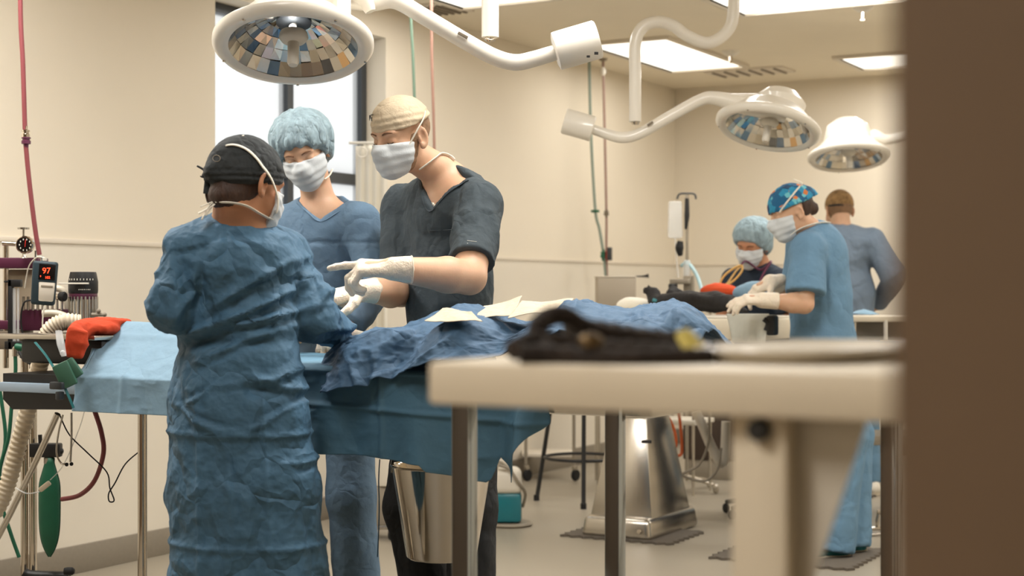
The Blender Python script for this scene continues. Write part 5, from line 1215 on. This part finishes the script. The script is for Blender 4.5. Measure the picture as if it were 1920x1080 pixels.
# ------------------------------------------------------------------ the far table, its pedestal and the things round it
nc = J(1220, 1018, 7.43); n0 = W2L(nc); pa1, pb0 = n0[0], n0[1]; pa0, pb1 = pa1-.38, pb0+.62
T2Z = 1.085
ft = thing('examination_table', 'far V-top steel table on a tapering steel pedestal', 'table', L2W((pa0+pa1)/2, (pb0+pb1)/2, 0))
ca, cb = (pa0+pa1)/2, (pb0+pb1)/2
MB().box(L2W(ca, cb, .055), (pa1-pa0, pb1-pb0, .11), RM, .028, taper=(.92, .95), seg=4).build('base', M_steel, ft)
zt = CAMZ-(785-HOR)/FPX*7.6
MB().box(L2W(ca-.0, cb, .10+(zt-.10)/2), (pa1-pa0-.05, pb1-pb0-.14, zt-.10), RM, .006, taper=(.56, .6)).build('pedestal', M_steel, ft)
MB().box(L2W(ca, cb, (zt+T2Z-.1)/2), (.13, .2, T2Z-.1-zt), RM, .01).build('column', M_steel, ft)
MB().box(L2W(ca+.17, cb-.05, T2Z-.06), (1.14, .52, .10), RM, .012).build('table_top', M_dullsteel, ft)
MB().box(L2W(ca+.17, cb-.05, T2Z-.004), (1.10, .48, .012), RM, .004).build('pad', M_whiteplastic, ft)
c_ = J(1212, 828, 7.35); MB().box(c_, (.05, .012, .016), np.eye(3), .004).build('foot_switch', M_black, ft)
MB().lathe([(.012, 0), (.010, .006), (0, .008)], L2W(pa1-.06, pb0-.002, .05), -UY, 14).build('bolt', M_polish, ft)
# towel hanging on its edge
def tow(U, V):
    p0, p1 = J(1362, 588, 7.15), J(1442, 588, 6.98); P = p0[None]*(1-U[:, None])+p1[None]*U[:, None]
    P = P-ZZ[None]*(V*.135)[:, None]; w = .012*np.sin(U*14+V)*V; return P-UY[None]*w[:, None]-VX[None]*(.05*V*(U-.7))[:, None]
o = sheet('surgical_sponge', mat('pale_gauze', srgb(196, 196, 186), .9, noise=.06, nscale=30), tow, 30, 20, thick=.002); tag(o, 'pale gauze sheet hanging over the near edge of the far table', 'gauze')
# the animal on it: a black cat on its back
cz = T2Z+.002
def q(px, py, Y): return J(px, py, Y)
cat = [*chain([q(1248, 568, 7.75), q(1290, 566, 7.7), q(1340, 566, 7.6), q(1368, 568, 7.52)], [.045, .05, .048, .04], .03),
       ell(q(1226, 556, 7.85), (.036, .042, .050), None, .03), cone(q(1228, 566, 7.8), q(1250, 568, 7.75), .03, .035, .03), ell(q(1209, 545, 7.85), (.012, .010, .02), None, .015), ell(q(1216, 540, 7.85), (.010, .010, .02), None, .012),
       *chain([q(1262, 558, 7.72), q(1300, 556, 7.62), q(1330, 562, 7.55)], [.022, .016, .013], .02), *chain([q(1258, 552, 7.82), q(1262, 545, 7.85), q(1280, 552, 7.85)], [.028, .022, .018], .02),
       *chain([q(1368, 568, 7.5), q(1384, 576, 7.42), q(1400, 584, 7.36)], [.026, .016, .013], .02)]
co = solid('cat_patient', cat, M_fur, None, .009, disp=lambda P: .004*crumple(P, (30, 30, 30), 3)); tag(co, 'black cat lying stretched on the far table as the patient', 'cat')
MB().tube([q(1222, 562, 7.8)+np.array([.0, -.05, 0]), q(1236, 566, 7.74), q(1244, 574, 7.72)], .009, 10).build('breathing_tube', M_tealplastic, co)
MB().ball(q(1236, 578, 7.72), (.03, .02, .018)).build('white_patch', M_strap, co)
def cloth(name, label, catg, m, c, r, seed, h=.009, amp=.008):
    c = np.asarray(c); o = solid(name, [ell(c, r, RM, .02), half(c-ZZ*r[2]*.5, -ZZ)], m, None, h, disp=lambda P: amp*crumple(P, (10, 10, 10), seed)); tag(o, label, catg)
cloth('orange_towel', 'orange towel bunched on the far table in front of the person in navy', 'towel', mat('bright_orange_cloth', srgb(206, 76, 34), .9, noise=.08), q(1348, 545, 7.95), (.10, .07, .04), 5)
cloth('blue_drape', 'small blue drape heaped by the gloved hands on the far table', 'drape', M_ltblue, q(1425, 550, 7.55), (.14, .08, .06), 6)
cloth('white_towel', 'crumpled white towel at the head of the black cat', 'towel', M_strap, q(1190, 572, 7.95), (.10, .06, .04), 7)
# black clippers/box at the waist of the standing person
o = MB().box(J(1448, 610, 7.0), (.04, .07, .09), RM, .01).tube([J(1432, 598, 6.98), J(1440, 606, 6.98), J(1436, 620, 6.98)], .012, 10).build('black_unit', M_black); tag(o, 'black device under the far table edge next to the sky blue scrubs', 'device')
# IV stand with bags and monitor parts
iv = thing('iv_stand', 'steel drip stand with a black handle standing behind the black cat', 'stand', np.array([J(1288, 400, 9.2)[0], 9.4, 0]))
bx = J(1288, 400, 9.4)[0]
ztop = CAMZ+(HOR-364)/FPX*9.4
MB().tube([(bx, 9.4, .06), (bx, 9.4, ztop)], .010, 12).build('pole', M_steel, iv)
MB().tube([(bx-.06, 9.4, ztop-.03), (bx-.045, 9.4, ztop), (bx, 9.4, ztop+.004), (bx+.045, 9.4, ztop), (bx+.055, 9.4, ztop-.03)], .006, 10).build('hook_bar', M_frame, iv)
MB().tube([J(1288, 372, 9.18), J(1288, 405, 9.18), J(1286, 430, 9.18)], [.012, .016, .008], 10).build('black_sleeve', M_black, iv)
MB().tube([J(1276, 452, 9.15), J(1274, 465, 9.15), J(1276, 480, 9.15)], [.016, .026, .012], 12).build('infusion_pump', M_rubber, iv)
for k in range(4):
    an = PI/4+k*PI/2; MB().tube([(bx, 9.4, .09), (bx+.2*math.cos(an), 9.4+.2*math.sin(an), .05)], .01, 8).ball((bx+.22*math.cos(an), 9.4+.22*math.sin(an), .03), (.02, .02, .03)).build('foot', M_steel, iv)
bgi = thing('fluid_bag', 'clear fluid bag hanging on the left hook of the drip stand', 'bag', J(1266, 440, 9.2))
MB().box(J(1266, 412, 9.2), (.09, .03, .22), np.eye(3), .014, taper=.9).build('bag', M_clear, bgi)
MB().tube([J(1266, 447, 9.2), J(1268, 480, 9.2), J(1272, 520, 9.2)], .004, 8).build('line', M_clear, bgi)
cart = thing('equipment_cart', 'small cluttered equipment cart at the foot of the drip stand', 'cart', np.array([J(1280, 600, 9.1)[0], 9.1, 0]))
cx0 = J(1280, 560, 9.1)[0]
for zz in (1.03, .45): MB().box((cx0, 9.1, zz), (.28, .3, .03), RM, .005).build('shelf', M_whiteplastic, cart)
for sx in (-1, 1):
    for sy in (-1, 1): MB().tube([np.array((cx0, 9.1, .03))+VX*sx*.12+UY*sy*.13, np.array((cx0, 9.1, 1.1))+VX*sx*.12+UY*sy*.13], .009, 8).build('post', M_steel, cart)
MB().box(J(1278, 528, 9.05), (.12, .08, .03), RM, .005).box(J(1292, 536, 9.05), (.05, .06, .12), RM, .005).build('bracket', M_gray, cart)
MB().box(J(1262, 540, 9.0), (.04, .06, .05), RM, .008).box(J(1294, 566, 9.0), (.07, .06, .06), RM, .008).box(J(1268, 572, 9.0), (.08, .06, .05), RM, .008).build('monitor_unit', M_black, cart)
MB().lathe([(.022, 0), (.022, .09), (.018, .1), (0, .1)], J(1288, 520, 9.05), (0, 0, 1), 16).build('canister', M_clear, cart)
MB().tube([J(1278, 498, 9.1), J(1290, 494, 9.05), J(1306, 515, 9.0), J(1316, 545, 8.9), J(1322, 568, 8.8)], .011, 12).build('blue_tube', mat('pale_blue_tube', srgb(168, 200, 208), .4), cart)
# grey box on the casters cart, far left corner
gb = thing('grey_cabinet', 'pale grey box standing on a wheeled rack near the far wall', 'cabinet', np.array([J(1153, 600, 9.8)[0], 9.8, 0]))
MB().box(*[(lambda p, r: ((p+r)/2, (abs(r[0]-p[0]), .3, abs(p[2]-r[2]))))(J(1118, 519, 9.8), J(1189, 580, 9.8))][0], np.eye(3), .008).build('box', mat('warm_grey_enamel', srgb(176, 164, 146), .5), gb)
MB().box(J(1153, 519, 9.8), (.25, .31, .008), np.eye(3), .002).build('lid', M_trim, gb)
for dx in (-.11, .11):
    for dy in (-.12, .12): MB().tube([J(1153, 575, 9.8)+[dx, dy, 0], np.array([J(1153, 575, 9.8)[0]+dx, 9.8+dy, .0])], .01, 8).build('leg', M_steel, gb)
MB().tube([J(1190, 518, 9.75), J(1206, 518, 9.75), J(1216, 517, 9.75)], [.004, .006, .014], 10).build('handle', M_black, gb)
wr = thing('wheeled_rack', 'grey wheeled rack with black casters behind the hanging drape corner', 'rack', np.array([J(1055, 700, 9.9)[0], 9.9, 0]))
for px in (986, 1076):
    x = J(px, 700, 9.9)[0]; p = MB().tube([(x, 9.9, .10), (x, 9.9, .95)], .011, 10).build('post', M_gray, wr)
    cst = MB().lathe([(.012, -.012), (.034, -.012), (.038, 0), (.034, .012), (.012, .012)], (x+.01, 9.88, .038), (.8, -.6, 0), 20).build('caster', M_rubber, wr)
    MB().box((x+.005, 9.88, .085), (.03, .03, .03), RM, .005).build('fork', M_steel, cst)
x0, x1 = J(976, 700, 9.9)[0], J(1104, 700, 9.9)[0]
for zz in (.95, .16): MB().box(((x0+x1)/2-.04, 10.05, zz), (x1-x0-.1, .3, .022), np.eye(3), .004).build('shelf', M_trim, wr)
# black stool
sl = thing('black_stool', 'tall black stool with a ring footrest between the draped table and the pedestal', 'stool', np.array([J(1078, 870, 8.9)[0], 8.9, 0]))
fx = lambda px, Y: J(px, 0, Y)[0]
tops = [(fx(1045, 9.0), 9.0), (fx(1095, 8.75), 8.75), (fx(1130, 9.05), 9.05)]; feet = [(fx(1006, 8.95), 8.95), (fx(1094, 8.6), 8.6), (fx(1165, 9.15), 9.15)]
for (tx, ty), (bx_, by_) in zip(tops, feet):
    l_ = MB().tube([(bx_, by_, .0), (tx, ty, .78)], .0125, 12).build('leg', M_black, sl)
    MB().lathe([(.017, 0), (.017, .03), (.013, .034)], (bx_, by_, 0), (0, 0, 1), 12).build('rubber_foot', M_rubber, l_)
rc = np.array([fx(1092, 8.9), 8.9, .255]); MB().tube([rc+np.array([.215*math.cos(a), .215*math.sin(a), 0]) for a in np.linspace(0, 2*PI, 25)[:-1]], .009, 10, closed=True, n=2).build('foot_ring', M_black, sl)
MB().lathe([(0, 0), (.15, 0), (.165, .015), (.165, .05), (.14, .065), (0, .068)], (fx(1090, 8.95), 8.95, .78), (0, 0, 1), 36).build('seat', M_black, sl)
# white and teal suction unit
su = thing('suction_unit', 'small white and teal portable machine standing on the floor under the drape', 'machine', np.array([fx(948, 8.0), 8.0, 0]))
MB().box((fx(950, 8.), 8.0, .10), (.155, .18, .15), np.eye(3), .02, taper=(.98, .95)).build('reservoir', M_tealplastic, su)
MB().box((fx(950, 8.), 8.0, .235), (.165, .19, .13), np.eye(3), .035, taper=(.9, .85), seg=4).build('top_cover', M_whiteplastic, su)
MB().lathe([(0, 0), (.11, 0), (.12, .01), (.11, .02), (0, .02)], (fx(955, 8.), 8.0, 0), (0, 0, 1), 32).build('base', M_gray, su)
MB().tube([(fx(928, 8.), 7.95, .29), (fx(938, 8.), 7.93, .34), (fx(960, 8.), 7.95, .29)], .018, 10, flat=.5).build('handle', M_whiteplastic, su)
MB().tube([J(935, 872, 7.9), J(955, 880, 7.9), J(972, 905, 7.9), J(985, 925, 7.95), J(980, 950, 8.0)], .008, 8).build('hose', M_gray, su)
# left-hand floor clutter behind the blue trousers
wt = thing('white_canister_trolley', 'white rounded canister on a low trolley left of the bucket', 'trolley', np.array([fx(722, 7.6), 7.6, 0]))
MB().lathe([(0, 0), (.07, 0), (.075, .02), (.075, .22), (.05, .28), (0, .30)], (fx(725, 7.6), 7.6, .26), (0, 0, 1), 32).build('canister', M_whiteplastic, wt)
MB().box((fx(722, 7.6), 7.6, .16), (.11, .11, .2), np.eye(3), .01).build('body', M_gray, wt)
MB().lathe([(.01, -.01), (.03, -.01), (.034, 0), (.03, .01), (.01, .01)], (fx(735, 7.5), 7.5, .034), (1, -.3, 0), 18).build('caster', M_rubber, wt)
MB().lathe([(.01, -.01), (.03, -.01), (.034, 0), (.03, .01), (.01, .01)], (fx(698, 7.7), 7.7, .034), (1, -.3, 0), 18).build('caster', M_rubber, wt)
MB().box((fx(715, 7.6), 7.6, .06), (.2, .16, .02), np.eye(3), .004).build('base', M_steel, wt)
ls = thing('low_shelf', 'low dark shelf with small jars behind the blue trousers', 'shelf', np.array([fx(688, 7.9), 7.9, 0]))
MB().box((fx(690, 7.9), 7.95, .26), (.16, .3, .03), RM, .004).build('board', M_frame, ls)
for sx in (-.06, .06): MB().tube([(fx(690, 7.9)+sx, 7.85, 0), (fx(690, 7.9)+sx, 7.85, .25)], .01, 8).build('leg', M_steel, ls)
o = MB().lathe([(0, 0), (.03, 0), (.03, .08), (.02, .09), (0, .09)], (fx(682, 7.85), 7.85, .276), (0, 0, 1), 16).build('white_jar', M_whiteplastic); tag(o, 'small white jar standing on the low dark shelf', 'jar')
o = MB().tube([J(672, 874, 7.75), J(682, 870, 7.75), J(692, 878, 7.75), J(706, 874, 7.75)], .006, 8).build('orange_lead', M_cable); tag(o, 'short orange lead draped over the low dark shelf', 'cable')
# cables and hoses right of the pedestal
o = MB().tube([J(1246, 770, 8.3), J(1262, 800, 8.3), J(1268, 830, 8.3), J(1262, 850, 8.3), J(1278, 850, 8.35), J(1276, 800, 8.35), J(1272, 770, 8.35)], .008, 8).build('orange_cable', M_cable); tag(o, 'orange cable hanging right of the steel pedestal', 'cable')
wh_ = thing('white_hose', 'white hoses looping to the floor right of the steel pedestal', 'hose', J(1320, 880, 8.2))
MB().tube([J(1305, 770, 8.3), J(1318, 800, 8.3), J(1335, 840, 8.3), J(1356, 868, 8.3), J(1362, 790, 8.3)], .026, 12).build('wide_hose', M_whiteplastic, wh_)
MB().tube([J(1330, 770, 8.2), J(1328, 830, 8.2), J(1310, 872, 8.2), J(1280, 890, 8.2), J(1320, 902, 8.2), J(1345, 880, 8.2), J(1352, 840, 8.2)], .007, 8).build('thin_hose', M_gray, wh_)
rs_ = thing('rolling_stool', 'round seated stool with dark base under the person in navy', 'stool', np.array([E['pe'][0], E['pe'][1], 0]))
MB().lathe([(0, 0), (.16, 0), (.17, .02), (.165, .06), (0, .065)], (E['pe'][0], E['pe'][1], .60), (0, 0, 1), 32).build('seat', M_black, rs_)
MB().tube([(E['pe'][0], E['pe'][1], .08), (E['pe'][0], E['pe'][1], .6)], .022, 14).build('post', M_steel, rs_)
for k in range(5):
    an = 2*PI*k/5; p = np.array([E['pe'][0]+.22*math.cos(an), E['pe'][1]+.22*math.sin(an), .06]); l_ = MB().tube([(E['pe'][0], E['pe'][1], .1), p], [.018, .012], 8).build('leg', M_black, rs_)
    MB().lathe([(.01, -.01), (.024, -.01), (.027, 0), (.024, .01), (.01, .01)], p-ZZ*.033, (math.cos(an+1), math.sin(an+1), 0), 14).build('caster', M_rubber, l_)
db = thing('dark_cabinet', 'low dark cabinet near the back wall behind the white hoses', 'cabinet', np.array([fx(1345, 10.1), 10.1, 0]))
MB().box((fx(1345, 10.1), 10.1, .32), (.36, .3, .4), RM, .01).build('body', mat('dark_brown_laminate', srgb(66, 52, 42), .6), db)
MB().box((fx(1345, 10.1), 10.1, .53), (.42, .36, .03), RM, .006).build('top', M_trim, db)
MB().box((fx(1345, 10.1), 10.1, .06), (.34, .28, .12), RM, .004).build('plinth', M_gray, db)
# floor mats with notched edges
def fmat(label, px0, py0, px1, py1, w, notch=True):
    Y0 = CAMZ*FPX/(py0-HOR); Y1 = CAMZ*FPX/(py1-HOR); p = W2L(J(px0, HOR, Y0)); r = W2L(J(px1, HOR, Y1))
    a0, a1 = sorted((p[0], r[0])); b0, b1 = min(p[1], r[1]), max(p[1], r[1])
    n = max(2, int((a1-a0)/.06)); m_ = max(2, int((b1-b0)/.06)); pts = []
    k = .012 if notch else 0
    for i in range(n*2): pts.append((a0+(a1-a0)*i/(n*2), b0+(k if i % 2 else -k)))
    for i in range(m_*2): pts.append((a1+(k if i % 2 else -k), b0+(b1-b0)*i/(m_*2)))
    for i in range(n*2): pts.append((a1-(a1-a0)*i/(n*2), b1+(k if i % 2 else -k)))
    for i in range(m_*2): pts.append((a0+(k if i % 2 else -k), b1-(b1-b0)*i/(m_*2)))
    o = MB().prism([L2W(a, b, .0005) for a, b in pts], ZZ*.0115).build('floor_mat', M_mat, smooth=False); tag(o, label, 'mat', 'grey foam floor mats')
fmat('grey foam floor mat with notched edges under the teal shoes', 1330, 1048, 1664, 1034, 0)
fmat('grey foam floor mat beneath the steel pedestal of the far table', 1052, 1006, 1320, 1000, 0)
fmat('grey foam floor mat by the farthest person, small and near the wall edge', 1560, 945, 1648, 928, 0)
# third table with a pack on it, cut by the brown wall edge
tt = thing('steel_cart', 'steel table behind the sky blue scrubs, cut off by the brown wall edge', 'table', L2W(W2L(J(1660, 600, 8.4))[0], W2L(J(1660, 600, 8.4))[1], 0))
Yc = 8.3
MB().box(J(1680, 597, Yc), (.62, .4, .03), np.eye(3), .005).build('table_top', M_dullsteel, tt)
MB().box(J(1680, 620, Yc+.1), (.60, .3, .10), np.eye(3), .008).build('drawer', M_gray, tt)
MB().tube([J(1661, 600, Yc-.19), J(1661, 638, Yc-.19)], .012, 12).build('roller', M_white, tt)
MB().box(J(1680, 648, Yc), (.60, .38, .03), np.eye(3), .004).build('blue_shelf', M_bluecloth, tt)
for py_ in (662, 820): MB().box(J(1683, py_, Yc), (.6, .36, .05), np.eye(3), .004).build('lower_shelf', M_gray, tt)
for dx in (-.28, .28):
    for dy in (-.17, .17):
        p = J(1680, 600, Yc)+np.array([dx if dx > 0 else -.26, dy, 0]); p2 = np.array([p[0], p[1], 0]); MB().tube([p2, p], .012, 10).build('leg', M_steel, tt)
MB().box(J(1649, 663, Yc-.19), (.02, .01, .01), np.eye(3), .002).build('handle', M_polish, tt)
def pk(U, V):
    p0, p1 = J(1592, 588, Yc-.1), J(1640, 590, Yc-.12); P = p0[None]*(1-U[:, None])+p1[None]*U[:, None]+UY[None]*(V*.1)[:, None]; P[:, 2] += .022*np.sin(U*PI)*np.sin(V*PI)+.006*crumple(P, (30, 30, 30), 4); return P
o = sheet('crumpled_wrap', M_ltblue, pk, 20, 20, thick=.002); tag(o, 'small crumpled pale blue wrap lying on the third table', 'wrap')
fs = thing('foot_bar', 'low steel foot bar frame on the floor beside the brown wall edge', 'frame', J(1650, 1000, 7.8))
fY = CAMZ*FPX/(1000-HOR)
MB().tube([J(1612, 993, fY), J(1650, 991, fY), J(1680, 996, fY)], .011, 10).tube([J(1614, 1004, fY-.1), J(1684, 998, fY-.1)], .009, 8).tube([J(1648, 960, fY), J(1648, 990, fY), J(1690, 992, fY)], .010, 8).tube([J(1645, 960, fY), J(1675, 962, fY)], .014, 10).build('bars', M_steel, fs)
bpy.context.view_layer.update()
